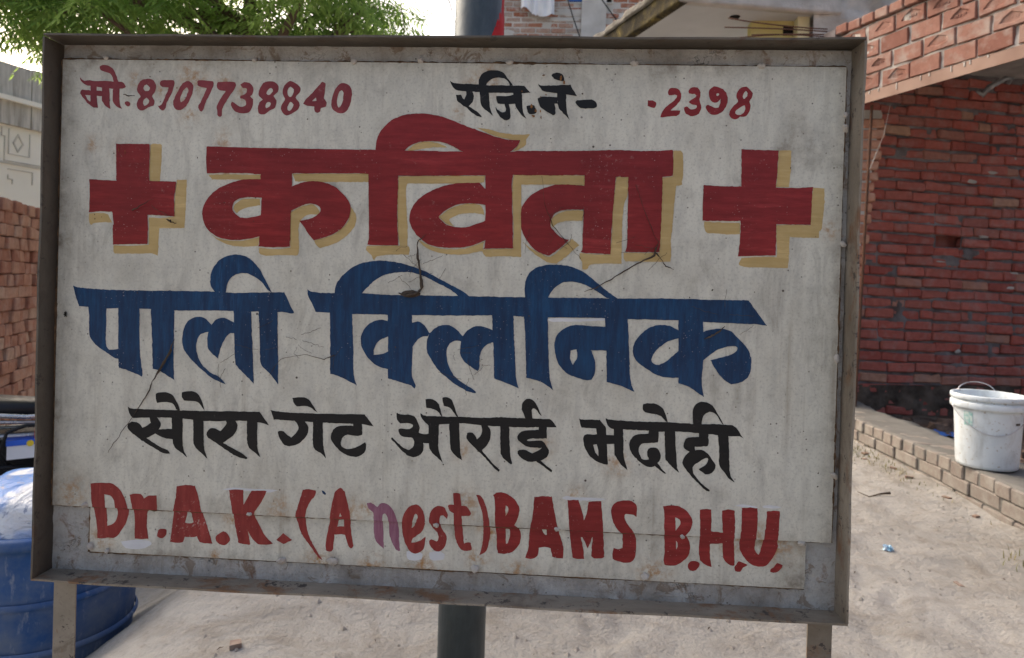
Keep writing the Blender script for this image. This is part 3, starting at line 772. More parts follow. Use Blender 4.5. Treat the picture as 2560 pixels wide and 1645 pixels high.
# ------------------------------------------------------------------ low dusty brick kerb on the right and what stands on it
kerb = thing('brick_kerb_wall', 'low dusty brick ledge carrying the white bucket', 'ledge', (2.3, 4.0, 0))
KO = Vector((2.3, 4.0, 0)); rnd = random.Random(11)
kh = make_variants('brick', (0.20, 0.112, 0.068), 0.006, 0.003, M['brick_dusty'], 5, 800)
ks = make_variants('brick', (0.11, 0.232, 0.066), 0.006, 0.003, M['brick_dusty'], 5, 900)
def kx(y): return 2.150 + 0.010 * math.sin(y * 2.1)
y = 2.0
while y < 6.1:
    link('brick', rnd.choice(kh), kerb, (kx(y) + 0.10 - KO.x + rnd.uniform(-0.004, 0.004), y - KO.y, 0.137 + rnd.uniform(-0.003, 0.003)), (rnd.uniform(-0.015, 0.015), rnd.uniform(-0.02, 0.02), rnd.uniform(-0.03, 0.03)))
    y += 0.118 + rnd.uniform(0, 0.008)
for c, z in enumerate((0.064, -0.009)):
    y = 2.0 + 0.12 * c
    while y < 6.1:
        link('brick', rnd.choice(ks), kerb, (kx(y) + 0.055 - KO.x + rnd.uniform(-0.004, 0.004) - 0.004 * c, y - KO.y, z + rnd.uniform(-0.002, 0.002)), (rnd.uniform(-0.015, 0.015), rnd.uniform(-0.02, 0.02), rnd.uniform(-0.02, 0.02)))
        y += 0.240 + rnd.uniform(0, 0.010)
# cement bed behind and over the bricks
vv = []; ff = []; ny_ = 150; nx_ = 12
for i in range(ny_):
    yy = 1.9 + 4.3 * i / (ny_ - 1)
    for k in range(nx_):
        t = k / (nx_ - 1)
        if k == 0: p = (kx(yy) + 0.012, yy, -0.1)
        elif k == 1: p = (kx(yy) + 0.008, yy, 0.160)
        else:
            tt = (k - 2) / (nx_ - 4) if k < nx_ - 1 else 1.0
            xx = kx(yy) + 0.012 + 0.33 * min(tt, 1.0) + (0.02 * math.sin(yy * 7) if k >= nx_ - 2 else 0)
            p = (xx, yy, 0.174 + 0.004 * math.sin(yy * 23 + k) + rnd.uniform(-0.003, 0.003) if k < nx_ - 1 else -0.1)
        vv.append((p[0] - KO.x, p[1] - KO.y, p[2]))
for i in range(ny_ - 1):
    for k in range(nx_ - 1):
        ff.append((i * nx_ + k, i * nx_ + k + 1, (i + 1) * nx_ + k + 1, (i + 1) * nx_ + k))
obj('cement_top', (vv, ff), M['mortar_dust'], kerb, True)
BX, BY, BZ = 2.270, 3.64, 0.180
bucket = thing('plastic_bucket', 'scuffed white plastic bucket standing on the dusty brick ledge', 'bucket', (BX, BY, BZ))
prof_out = [(0.0, 0.0), (0.125, 0.0), (0.134, 0.006), (0.137, 0.02), (0.150, 0.285), (0.1515, 0.300), (0.166, 0.302), (0.168, 0.306), (0.168, 0.330), (0.165, 0.334), (0.156, 0.336), (0.156, 0.345), (0.167, 0.346), (0.169, 0.350), (0.169, 0.366), (0.166, 0.370), (0.156, 0.370), (0.1535, 0.366), (0.146, 0.28), (0.132, 0.012), (0.0, 0.010)]
obj('pail', MB().lathe(prof_out, 56).vf, M['white_plastic'], bucket, True)
def wire(th0, th1, rr, z0, dip, n=30):
    pts = []
    for i in range(n + 1):
        t = i / n; th = th0 + (th1 - th0) * t
        z = z0 + dip * math.sin(math.pi * t)
        pts.append((rr(t) * math.cos(th), rr(t) * math.sin(th), z))
    return pts
pts = wire(R(170), R(330), lambda t: 0.171 - 0.018 * math.sin(math.pi * t), 0.315, -0.135)
obj('handle', MB().tube(pts, 0.0024, 6).vf, M['chrome'], bucket, True)
pts = []
for i in range(25):
    t = i / 24; a = math.pi * t
    pts.append((0.10 * math.cos(a) + 0.02, 0.13 + 0.02 * math.sin(a), 0.352 + 0.060 * math.sin(a)))
hb = obj('handle', MB().tube(pts, 0.0026, 6).vf, M['chrome'], bucket, True)
def sticker(th0, th1, z0, z1, mat, name, lb):
    v = []; f = []; n_ = 8
    for i in range(n_ + 1):
        th = th0 + (th1 - th0) * i / n_
        for z in (z0, z1):
            r_ = 0.137 + (z - 0.02) * (0.013 / 0.265) + 0.0015
            v.append((r_ * math.cos(th), r_ * math.sin(th), z))
    for i in range(n_): f.append((2 * i, 2 * i + 2, 2 * i + 3, 2 * i + 1))
    obj(name, (v, f), mat, bucket, True, lb)
tl = NT('faded_teal_print'); tcol = tl.mix(tl.ramp(tl.noise(70, 4), 0.42, 0.6), (0.22, 0.45, 0.44), (0.55, 0.62, 0.60)); M['teal'] = tl.done(tcol, 0.5)
sticker(R(196), R(213), 0.215, 0.285, M['teal'], 'printed_label', 'faded teal printed label')
sticker(R(288), R(300), 0.235, 0.245, M['rubble'], 'scuff_mark', None)

# rubble, plastic scrap, weeds, wrapper
rb = MB(); rnd = random.Random(21)
for k in range(150):
    x, y = rnd.uniform(2.50, 4.2), rnd.uniform(4.2, 6.0)
    if y > 5.8 + (x - 2.8) * 0.19: continue
    r_ = rnd.uniform(0.02, 0.075); z = gz(x, y)
    pts = []
    for a in range(6):
        for (zz, q) in ((0.0, 1.0), (0.7, rnd.uniform(0.5, 0.9))):
            t = a * math.pi / 3 + rnd.uniform(-0.3, 0.3); pts.append((x + r_ * q * math.cos(t), y + r_ * q * math.sin(t), z - 0.01 + r_ * zz * rnd.uniform(0.7, 1.1)))
    fcs = [(2 * a, 2 * ((a + 1) % 6), 2 * ((a + 1) % 6) + 1, 2 * a + 1) for a in range(6)] + [tuple(2 * a + 1 for a in range(6))]
    rb.add(pts, fcs)
tag(obj('rubble', rb.vf, M['rubble']), 'dark broken brick rubble between the ledge and the red wall', 'rubble', kind='stuff')
bp = MB(); vv = []; N1, N2 = 14, 6
for i in range(N1):
    for k in range(N2):
        vv.append((2.62 + 0.30 * i / N1 + 0.02 * k, 5.15 - 0.20 * i / N1 + 0.03 * k, 0.045 + 0.008 * math.sin(i * 1.3 + k) + 0.004 * math.sin(i * 2.9) + gz(2.7, 5.2)))
bp.add(vv, [(i * N2 + k, (i + 1) * N2 + k, (i + 1) * N2 + k + 1, i * N2 + k + 1) for i in range(N1 - 1) for k in range(N2 - 1)])
tag(obj('plastic_sheet', bp.vf, M['blue_plastic'], None, True), 'crumpled blue plastic sheet on the rubble behind the ledge', 'plastic sheet')
def grass(cx_, cy_, rx, ry, n_, h0, h1, seed):
    r_ = random.Random(seed); m = MB()
    for k in range(n_):
        x = cx_ + r_.gauss(0, 0.5) * rx; y = cy_ + r_.gauss(0, 0.5) * ry; z = gz(x, y) - 0.004
        h = r_.uniform(h0, h1); a = r_.uniform(0, 6.28); ln = r_.uniform(0.1, 0.7) * h; w = r_.uniform(0.0012, 0.0026)
        dx, dy = math.cos(a), math.sin(a)
        p0 = Vector((x, y, z)); p1 = p0 + Vector((dx * ln * 0.35, dy * ln * 0.35, h * 0.6)); p2 = p0 + Vector((dx * ln, dy * ln, h))
        s = Vector((-dy, dx, 0)) * w
        m.add([p0 - s, p0 + s, p1 + s * 0.8, p1 - s * 0.8, p2], [(0, 1, 2, 3), (3, 2, 4)])
    return m.vf
tag(obj('grass', grass(2.04, 4.55, 0.10, 0.8, 420, 0.008, 0.035, 5), M['grass']), 'sparse dry weeds along the foot of the ledge', 'grass', kind='stuff')
tag(obj('grass', grass(2.00, 2.72, 0.14, 0.16, 420, 0.008, 0.04, 6), M['grass']), 'tuft of dry weeds below the near end of the ledge', 'grass', kind='stuff')
lt = MB(); rnd = random.Random(31)
for k in range(170):
    x, y = (rnd.uniform(-1.0, 2.1) if k % 3 else 2.1 - abs(rnd.gauss(0, 0.12))), rnd.uniform(1.5, 6.0); z = gz(x, y) + 0.003
    a = rnd.uniform(0, 6.28); L = rnd.uniform(0.006, 0.026); w = rnd.uniform(0.0015, 0.006)
    dx, dy = math.cos(a), math.sin(a)
    lt.add([(x - dx * L / 2, y - dy * L / 2, z), (x + dy * w / 2, y - dx * w / 2, z + 0.004), (x + dx * L / 2, y + dy * L / 2, z + 0.002), (x - dy * w / 2, y + dx * w / 2, z + 0.005)], [(0, 1, 2, 3)])
tag(obj('leaf_litter', lt.vf, M['twig']), 'scattered dry leaves and chips on the dirt', 'litter', kind='stuff')
st = MB()
for k in range(1500):
    x, y = rnd.uniform(-1.0, 2.12), rnd.uniform(1.5, 6.0); r_ = 0.002 + 0.010 * rnd.random() ** 3; z = gz(x, y)
    st.add([(x + r_, y, z), (x, y + r_, z), (x - r_, y, z), (x, y - r_, z), (x, y, z + r_ * 0.8)], [(0, 1, 4), (1, 2, 4), (2, 3, 4), (3, 0, 4)])
tag(obj('gravel', st.vf, M['gravel']), 'small stones scattered over the dirt', 'gravel', kind='stuff')
ch = MB(); rnd = random.Random(44)
for k in range(34):
    x, y = (2.08 - abs(rnd.gauss(0, 0.10)), rnd.uniform(2.3, 5.6)) if k % 2 else (rnd.uniform(-0.9, 2.0), rnd.uniform(1.6, 5.0)); z = gz(x, y)
    a, b, h = rnd.uniform(0.006, 0.024), rnd.uniform(0.005, 0.016), rnd.uniform(0.004, 0.014); t = rnd.uniform(0, 3.1); c_, s_ = math.cos(t), math.sin(t)
    P8 = [(x + (u * a * c_ - w * b * s_), y + (u * a * s_ + w * b * c_), z + q * h + rnd.uniform(-0.002, 0.002)) for q in (-0.2, 1) for (u, w) in ((-1, -1), (1, -0.8), (0.9, 1), (-0.8, 1))]
    ch.add(P8, [(4, 5, 6, 7), (0, 1, 5, 4), (1, 2, 6, 5), (2, 3, 7, 6), (3, 0, 4, 7)])
tag(obj('brick_chips', ch.vf, M['chips']), 'small broken brick chips strewn over the dirt', 'brick chips', kind='stuff')
fb = bmesh.new(); bmesh.ops.create_icosphere(fb, subdivisions=3, radius=1.0); rnd = random.Random(8)
for v_ in fb.verts:
    q_ = 1 + rnd.uniform(-0.35, 0.35)
    v_.co = Vector((v_.co.x * 0.020 * q_ + 1.423, v_.co.y * 0.016 * q_ + 2.892, max(v_.co.z, -0.4) * 0.014 * q_ + 0.008 + gz(1.423, 2.892)))
fm = bpy.data.meshes.new('foil_wrapper'); fb.to_mesh(fm); fb.free(); fm.materials.append(M['foil'])
tag(link('foil_wrapper', fm), 'crumpled shiny blue wrapper lying on the dirt', 'wrapper')
def curved_twig(pts, r_, lb):
    tag(obj('dry_twig', MB().tube(pts, r_, 6).vf, M['twig'], None, True), lb, 'twig')
curved_twig([(1.62, 3.62, gz(1.62, 3.62) + 0.012), (1.66, 3.58, gz(1.66, 3.58) + 0.006), (1.73, 3.62, gz(1.73, 3.62) + 0.008), (1.78, 3.61, gz(1.78, 3.61) + 0.016)], [0.002, 0.003, 0.004, 0.007], 'thin crooked twig on the dirt beside the board post')

# ------------------------------------------------------------------ house wall with mouldings at the far left
LP = Vector((-6.13, 7.2, 0)); ld = Vector((0.25, 0.97, 0)).normalized(); ln_ = Vector((ld.y, -ld.x, 0))
lw = thing('house_wall', 'pale plastered house wall with stained parapet and diamond mouldings, far left', 'wall', LP)
t_ = NT('streaked_parapet')
_st = t_.noise(5, 6, 0.7, t_.scale((3.0, 3.0, 0.25)))
_c = t_.mix(t_.ramp(_st, 0.42, 0.70), (0.56, 0.53, 0.47), (0.20, 0.18, 0.155))
M['parapet'] = t_.done(t_.mix(t_.ramp(t_.noise(3), 0.5, 0.7, 0, 0.4), _c, (0.40, 0.36, 0.30)), 0.9, t_.bump(t_.noise(30), 0.4, 0.004), 0, 0.2)
M['cream'] = simple('cream_plaster', (0.80, 0.76, 0.65), (0.85, 0.81, 0.71), 2.0, 0.88, 0.25, 40, 0.003, 0.2)
def lslab(s0, s1, n0, n1, z0, z1): return slab_pts(s0, s1, n0, n1, z0, z1, ld, ln_)
obj('parapet', lslab(-1.6, 0.31, 0.05, -0.15, 2.66, 3.33).vf, M['parapet'], lw)
obj('parapet', lslab(0.322, 3.2, 0.055, -0.15, 2.66, 3.34).vf, M['parapet'], lw)
obj('ledge_moulding', lslab(-1.6, 3.2, 0.11, 0.056, 2.915, 2.965).vf, M['cream'], lw)
obj('wall', lslab(-1.6, 3.2, 0.0, -0.15, -0.5, 2.658).vf, M['cream'], lw)
M['groove'] = simple('dark_groove', (0.48, 0.45, 0.39), (0.58, 0.55, 0.49), 6, 0.9, 0.2, 40, 0.002, 0.2)
def mould(pts, w=0.008, dpt=0.010):
    m = MB()
    for (a, b) in zip(pts[:-1], pts[1:]):
        a_, b_ = Vector((a[0], a[1])), Vector((b[0], b[1])); t_2 = (b_ - a_).normalized(); pr = Vector((-t_2.y, t_2.x)) * w / 2
        a_ = a_ - t_2 * w / 2; b_ = b_ + t_2 * w / 2
        q = [a_ - pr, b_ - pr, b_ + pr, a_ + pr]
        v = [ld * p.x + ln_ * 0.001 + Vector((0, 0, p.y)) for p in q] + [ld * p.x + ln_ * dpt + Vector((0, 0, p.y)) for p in q]
        m.add(v, [(4, 5, 6, 7), (0, 1, 5, 4), (1, 2, 6, 5), (2, 3, 7, 6), (3, 0, 4, 7)])
    return m.vf
for k in range(-2, 5):
    o_ = k * 0.66
    obj('moulding', mould([(o_ + 0.10, 2.62), (o_ + 0.10, 2.34), (o_ + 0.34, 2.34), (o_ + 0.34, 2.30 + 0.30)]), M['groove'], lw)
    obj('moulding', mould([(o_ + 0.155, 2.47), (o_ + 0.205, 2.57), (o_ + 0.262, 2.47), (o_ + 0.205, 2.38), (o_ + 0.155, 2.47)], 0.014), M['groove'], lw)
    obj('moulding', mould([(o_ + 0.02, 2.62), (o_ + 0.02, 2.53), (o_ + 0.055, 2.53), (o_ + 0.055, 2.26), (o_ + 0.62, 2.26), (o_ + 0.62, 2.22)]), M['groove'], lw)
    obj('moulding', mould([(o_ + 0.10, 2.17), (o_ + 0.38, 2.17), (o_ + 0.38, 2.03)]), M['groove'], lw)
    obj('moulding', mould([(o_ + 0.10, 2.10), (o_ + 0.10, 2.06), (o_ + 0.15, 2.06), (o_ + 0.15, 2.01)]), M['groove'], lw)
obj('moulding', mould([(-1.6, 2.235), (3.2, 2.235)], 0.02, 0.018), M['groove'], lw)

# ------------------------------------------------------------------ stack of new bricks
stack = thing('brick_stack', 'tall stack of new orange bricks with header ends showing', 'brick stack', (-3.4, 4.2, -0.36))
BO = Vector((-3.4, 4.2, -0.36)); sd = Vector((-0.375, 0.927, 0)).normalized(); sn = Vector((sd.y, -sd.x, 0)); sang = math.atan2(sd.y, sd.x)
sv = make_variants('brick', (0.113, 0.225, 0.074), 0.006, 0.004, M['brick_stack'], 8, 1000); rnd = random.Random(77)
sl = make_variants('brick', (0.228, 0.113, 0.074), 0.006, 0.004, M['brick_stack'], 4, 1050)
for c in range(24):
    s = -0.95 + rnd.uniform(0, 0.06); z = 0.040 + c * 0.0765
    while s < 0.62:
        if c in (16,) or rnd.random() < 0.03:
            link('brick', rnd.choice(sl), stack, sd * (s + 0.06) + sn * (-0.06 + rnd.uniform(-0.012, 0.012)) + Vector((0, 0, z)), (rnd.uniform(-0.02, 0.02), rnd.uniform(-0.02, 0.02), sang + rnd.uniform(-0.05, 0.05)))
            s += 0.232
        else:
            link('brick', rnd.choice(sv), stack, sd * s + sn * (-0.115 + rnd.uniform(-0.015, 0.015)) + Vector((0, 0, z)), (rnd.uniform(-0.02, 0.02), rnd.uniform(-0.03, 0.03), sang + rnd.uniform(-0.06, 0.06)))
            s += 0.117 + rnd.uniform(-0.002, 0.008)
# second rank behind, one course higher, and its core
core = MB(); v = []
for zz in (0.0, 1.755):
    for (s, k) in ((-0.9, -0.215), (0.6, -0.215), (0.6, -1.0), (-0.9, -1.0)): v.append(sd * s + sn * k + Vector((0, 0, zz)))
core.add(v, [(0, 1, 2, 3), (4, 7, 6, 5), (0, 4, 5, 1), (1, 5, 6, 2), (2, 6, 7, 3), (3, 7, 4, 0)])
obj('stack_core', core.vf, M['brick_stack'], stack)
for c in range(2):
    s = -0.9
    while s < 0.6:
        link('brick', rnd.choice(sv), stack, sd * s + sn * (-0.62 + rnd.uniform(-0.02, 0.02)) + Vector((0, 0, 1.797 + c * 0.0765)), (rnd.uniform(-0.02, 0.02), rnd.uniform(-0.03, 0.03), sang + rnd.uniform(-0.06, 0.06)))
        s += 0.12
vv = []; N1, N2 = 26, 10
for i in range(N1):
    for k in range(N2):
        s = -0.95 + 1.6 * i / (N1 - 1); q = -0.66 - 0.35 * k / (N2 - 1)
        p = BO + sd * s + sn * q
        vv.append((p.x, p.y, BO.z + 1.922 + 0.05 * math.sin(s * 9 + k) * (k / N2) + 0.03 * (k % 3) * 0.4 + 0.05 * k / N2))
tag(obj('tarpaulin', (vv, [(i * N2 + k, (i + 1) * N2 + k, (i + 1) * N2 + k + 1, i * N2 + k + 1) for i in range(N1 - 1) for k in range(N2 - 1)]), M['cloth_white'], None, True), 'rumpled white plastic sheet spread on top of the brick stack', 'sheet')

# ------------------------------------------------------------------ motorcycle parked by the stack
bike = thing('motorcycle', 'black motorcycle with open side showing a blue battery, parked by the brick stack', 'motorcycle', (-2.44, 3.03, -0.36), math.atan2(0.62, 0.78))
def torus(R0, r0, n1=36, n2=10, c=(0, 0, 0)):
    v = []; f = []
    for i in range(n1):
        a = 2 * math.pi * i / n1
        for k in range(n2):
            b = 2 * math.pi * k / n2
            v.append((c[0] + (R0 + r0 * math.cos(b)) * math.cos(a), c[1] + r0 * math.sin(b), c[2] + (R0 + r0 * math.cos(b)) * math.sin(a)))
    for i in range(n1):
        for k in range(n2):
            f.append((i * n2 + k, ((i + 1) % n1) * n2 + k, ((i + 1) % n1) * n2 + (k + 1) % n2, i * n2 + (k + 1) % n2))
    return v, f
for wx in (-0.62, 0.64):
    w = obj('wheel', MB().tube([(wx, -0.03, 0.30), (wx, 0.03, 0.30)], 0.05, 14).vf, M['chrome'], bike)
    obj('tyre', torus(0.255, 0.045, c=(wx, 0, 0.30)), M['rubber'], w, True)
    obj('rim', torus(0.215, 0.012, c=(wx, 0, 0.30)), M['chrome'], w, True)
    for k in range(8):
        a = k * math.pi / 4; obj('spoke', MB().tube([(wx + 0.04 * math.cos(a), 0, 0.30 + 0.04 * math.sin(a)), (wx + 0.21 * math.cos(a), 0, 0.30 + 0.21 * math.sin(a))], 0.004, 5).vf, M['chrome'], w)
def loft(secs, n_=14):
    v = []; f = []
    for (x, hw, z0, z1) in secs:
        for k in range(n_):
            a = 2 * math.pi * k / n_; cy_, cz_ = math.cos(a), math.sin(a)
            cy_ = math.copysign(abs(cy_) ** 0.7, cy_); cz_ = math.copysign(abs(cz_) ** 0.7, cz_)
            v.append((x, hw * cy_, (z0 + z1) / 2 + (z1 - z0) / 2 * cz_))
    for i in range(len(secs) - 1):
        for k in range(n_): f.append((i * n_ + k, i * n_ + (k + 1) % n_, (i + 1) * n_ + (k + 1) % n_, (i + 1) * n_ + k))
    f.append(tuple(range(n_ - 1, -1, -1))); f.append(tuple((len(secs) - 1) * n_ + k for k in range(n_)))
    return v, f
obj('seat', loft([(-0.78, 0.05, 0.84, 0.88), (-0.70, 0.10, 0.80, 0.89), (-0.40, 0.13, 0.765, 0.865), (-0.1, 0.13, 0.735, 0.83), (0.12, 0.10, 0.72, 0.80), (0.18, 0.05, 0.72, 0.77)]), M['black_plastic'], bike, True)
obj('fuel_tank', loft([(0.10, 0.07, 0.72, 0.82), (0.2, 0.12, 0.70, 0.89), (0.42, 0.145, 0.70, 0.93), (0.58, 0.11, 0.72, 0.90), (0.64, 0.05, 0.76, 0.84)]), M['black_plastic'], bike, True)
obj('tail_cowl', loft([(-0.86, 0.03, 0.78, 0.80), (-0.72, 0.10, 0.70, 0.79), (-0.45, 0.125, 0.68, 0.765)]), M['black_plastic'], bike, True)
for sg in (-1, 1):
    obj('frame_tube', MB().tube([(-0.78, 0.10 * sg, 0.70), (-0.3, 0.115 * sg, 0.665), (0.05, 0.10 * sg, 0.655), (0.45, 0.05 * sg, 0.70), (0.62, 0, 0.78)], 0.014, 8).vf, M['chrome'], bike, True)
    obj('grab_rail', MB().tube([(-0.32, 0.145 * sg, 0.74), (-0.5, 0.16 * sg, 0.80), (-0.82, 0.15 * sg, 0.86), (-0.88, 0.06 * sg, 0.87)], 0.011, 8).vf, M['chrome'], bike, True)
    obj('frame_tube', MB().tube([(-0.25, 0.10 * sg, 0.66), (-0.12, 0.10 * sg, 0.40), (0.1, 0.09 * sg, 0.22), (0.4, 0.08 * sg, 0.24), (0.55, 0.03 * sg, 0.62)], 0.014, 8).vf, M['black_plastic'], bike, True)
    obj('shock_absorber', MB().tube([(-0.62, 0.12 * sg, 0.32), (-0.45, 0.12 * sg, 0.64)], 0.026, 12).vf, M['chrome'], bike, True)
    obj('fork', MB().tube([(0.64, 0.08 * sg, 0.30), (0.52, 0.08 * sg, 0.62), (0.42, 0.08 * sg, 0.92)], 0.018, 10).vf, M['chrome'], bike, True)
    obj('footrest', MB().tube([(-0.05, 0.09 * sg, 0.30), (-0.05, 0.24 * sg, 0.31)], 0.013, 8).vf, M['rubber'], bike, True)
    obj('handlebar', MB().tube([(0.42, 0.0, 0.96), (0.40, 0.16 * sg, 1.0), (0.28, 0.36 * sg, 1.01)], 0.012, 8).vf, M['black_plastic'], bike, True)
obj('swing_arm', MB().box(-0.64, -0.05, -0.075, -0.05, 0.28, 0.32).box(-0.64, -0.05, 0.05, 0.075, 0.28, 0.32).vf, M['black_plastic'], bike)
obj('engine', MB().lathe([(0.0, -0.11), (0.10, -0.11), (0.13, -0.09), (0.13, 0.09), (0.10, 0.11), (0.0, 0.11)], 24, (0.14, 0, 0.36)).box(0.08, 0.30, -0.09, 0.09, 0.40, 0.62).vf, M['chrome'], bike)
for k in range(6): obj('cooling_fin', MB().box(0.07, 0.32, -0.105, 0.105, 0.46 + k * 0.026, 0.472 + k * 0.026).vf, M['rubber'], bike)
obj('exhaust', MB().tube([(0.30, -0.10, 0.44), (0.36, -0.12, 0.26), (0.1, -0.14, 0.20), (-0.3, -0.15, 0.24), (-0.8, -0.16, 0.34)], [0.02, 0.02, 0.022, 0.042, 0.045], 12).vf, M['chrome'], bike, True)
obj('headlamp', MB().tube([(0.46, 0, 0.86), (0.60, 0, 0.86)], [0.06, 0.09], 20).vf, M['black_plastic'], bike, True)
obj('mudguard', MB().tube([(-0.95, 0, 0.50), (-0.90, 0, 0.60), (-0.75, 0, 0.66), (-0.5, 0, 0.66)], 0.055, 10).vf, M['black_plastic'], bike, True)
obj('side_frame', MB().box(-0.34, 0.06, -0.06, 0.06, 0.40, 0.66).vf, M['black_plastic'], bike)
for sg in (-1,):
    bt = obj('battery', MB().box(-0.05, 0.18, -0.165, -0.07, 0.565, 0.625).vf, M['cloth_white'], bike)
    obj('battery_lid', MB().box(-0.053, 0.183, -0.168, -0.068, 0.6255, 0.650).vf, M['blue_bright'], bt)
    obj('terminal_cap', MB().box(0.05, 0.10, -0.16, -0.10, 0.6505, 0.685).vf, M['red_plastic'], bt)
    sk = obj('sticker', MB().lathe([(0.0, 0.0), (0.014, 0.0)], 14).vf, M['yellow_sticker'], bt); sk.rotation_euler = (R(90), 0, 0); sk.location = (0.035, -0.1690, 0.632)
    obj('cable_loom', MB().tube([(-0.02, -0.12, 0.50), (-0.075, -0.17, 0.60), (-0.05, -0.18, 0.69), (0.02, -0.17, 0.715), (0.12, -0.16, 0.70), (0.2, -0.14, 0.62)], 0.008, 8).vf, M['black_plastic'], bike, True)
    obj('side_trim', MB().tube([(-0.5, -0.150, 0.80), (-0.1, -0.155, 0.765), (0.02, -0.150, 0.748), (0.25, -0.12, 0.74)], 0.011, 8).vf, M['chrome'], bike, True)
    obj('side_trim', MB().tube([(-0.5, -0.145, 0.775), (-0.1, -0.150, 0.735), (0.05, -0.140, 0.72), (0.12, -0.13, 0.66)], 0.008, 8).vf, M['chrome'], bike, True)
    obj('cable_loom', MB().tube([(-0.06, -0.15, 0.42), (-0.03, -0.17, 0.50), (0.06, -0.17, 0.49), (0.12, -0.16, 0.56)], 0.006, 8).vf, M['chrome'], bike, True)
    obj('cable_loom', MB().tube([(0.05, -0.12, 0.50), (-0.05, -0.15, 0.53), (-0.22, -0.15, 0.52), (-0.30, -0.13, 0.62)], 0.012, 8).vf, M['black_plastic'], bike, True)

# ------------------------------------------------------------------ blue tub with a plastic sack
TX, TY = -1.72, 2.28
tz = gz(TX, TY)
tub = thing('plastic_tub', 'dark blue plastic tub standing beside the board', 'tub', (TX, TY, tz))
obj('tub_body', MB().lathe([(0.0, 0.0), (0.24, 0.0), (0.25, 0.01), (0.285, 0.50 - 0.0), (0.285, 0.52), (0.305, 0.525), (0.31, 0.535), (0.31, 0.555), (0.30, 0.562), (0.275, 0.56), (0.27, 0.5), (0.235, 0.03), (0.0, 0.02)], 48).vf, M['blue_tub'], tub, True)
for hz in (0.18, 0.34): obj('moulded_rib', MB().lathe([(0.255 + 0.07 * hz, hz - 0.012), (0.263 + 0.07 * hz, hz), (0.255 + 0.07 * hz, hz + 0.012)], 48).vf, M['blue_tub'], tub, True)
t_ = NT('printed_woven_sack')
_b = t_.mix(t_.ramp(t_.noise(4.5, 3), 0.46, 0.52), (0.06, 0.22, 0.58), (0.70, 0.72, 0.74))
_b = t_.mix(t_.ramp(t_.noise(16, 4, 0.6, None, 1.5), 0.58, 0.62, 0, 0.8), _b, (0.22, 0.26, 0.36))
M['sack'] = t_.done(_b, 0.42, t_.bump(t_.noise(9, 5, 0.6, None, 0.8), 0.9, 0.03), 0, 0.5)
sb = bmesh.new(); bmesh.ops.create_uvsphere(sb, u_segments=40, v_segments=24, radius=1.0)
for v_ in sb.verts:
    x, y, z = v_.co; q_ = 1 + 0.05 * math.sin(x * 7 + y * 5) + 0.04 * math.sin(y * 11 + z * 6 + 1)
    v_.co = Vector((x * 0.262 * q_, y * 0.262 * q_, (0.150 * (abs(z) ** 0.8) if z > 0 else 0.10 * z) * q_))
sm = bpy.data.meshes.new('woven_sack'); sb.to_mesh(sm); sb.free(); sm.materials.append(M['sack'])
sm.polygons.foreach_set('use_smooth', [True] * len(sm.polygons))
so = link('woven_sack', sm, None, (TX, TY, tz + 0.555)); tag(so, 'blue and white printed plastic sack bulging out of the blue tub', 'sack')
cb = MB().tube([(0, 0, 0), (0.02, 0.10, 0.01)], 0.008, 8); cb.add([(-0.05, -0.01, -0.012), (0.0, -0.01, 0.0), (0.02, 0.10, 0.008), (-0.04, 0.09, -0.008)], [(0, 1, 2, 3)])
co_ = obj('bark_piece', cb.vf, M['cardboard']); co_.location = (TX + 0.12, TY - 0.13, tz + 0.555 + 0.115); co_.rotation_euler = (0, 0, R(-40))
tag(co_, 'curled brown piece of bark lying on the printed sack', 'bark')

# ------------------------------------------------------------------ pole behind the board, torn red banner on it
pole = thing('metal_pole', 'thick weathered grey metal pole rising behind the board', 'pole', (-0.194, 1.66, gz(-0.194, 1.66) - 0.05))
PZ = pole.location.z
obj('shaft', MB().tube([(0.0, 0, 0), (0.0, 0, 1.0), (0.004, 0, 3.6)], 0.0585, 36).vf, M['pole'], pole, True)
obj('base_collar', MB().lathe([(0.059, 0.0), (0.075, 0.0), (0.075, 0.14), (0.0595, 0.15)], 28).vf, M['pole'], pole, True)
v = []; f = []; N1, N2 = 40, 12; rnd = random.Random(5)
rag = [rnd.uniform(-0.05, 0.05) for _ in range(N1)]
for i in range(N1):
    z = 1.50 + 0.75 * i / (N1 - 1); bul = 0.020 + 0.012 * math.sin(2.5 * i / N1 + 0.4)
    for k in range(N2):
        t = k / (N2 - 1)
        a0 = min(-16.0, -58.0 + (z - 1.62) / 0.09 * 36.0 - 20 * max(0, z - 1.75)); th = R(a0) + R(2.0 - a0) * t + (R(rag[i] * 90) if k == N2 - 1 else 0)
        r_ = 0.0595 + 0.002 * t * t + (rag[i] * 0.04 if k == N2 - 1 else 0)
        v.append((r_ * math.cos(th), r_ * math.sin(th), z - PZ))
for i in range(N1 - 1):
    for k in range(N2 - 1): f.append((i * N2 + k, i * N2 + k + 1, (i + 1) * N2 + k + 1, (i + 1) * N2 + k))
bn_ = obj('torn_banner', ([(p[0] - 0.194, p[1] + 1.66, p[2] + PZ) for p in v], f), M['red_flex'], None, True)
tag(bn_, 'strip of torn red banner stuck round the grey pole', 'banner')

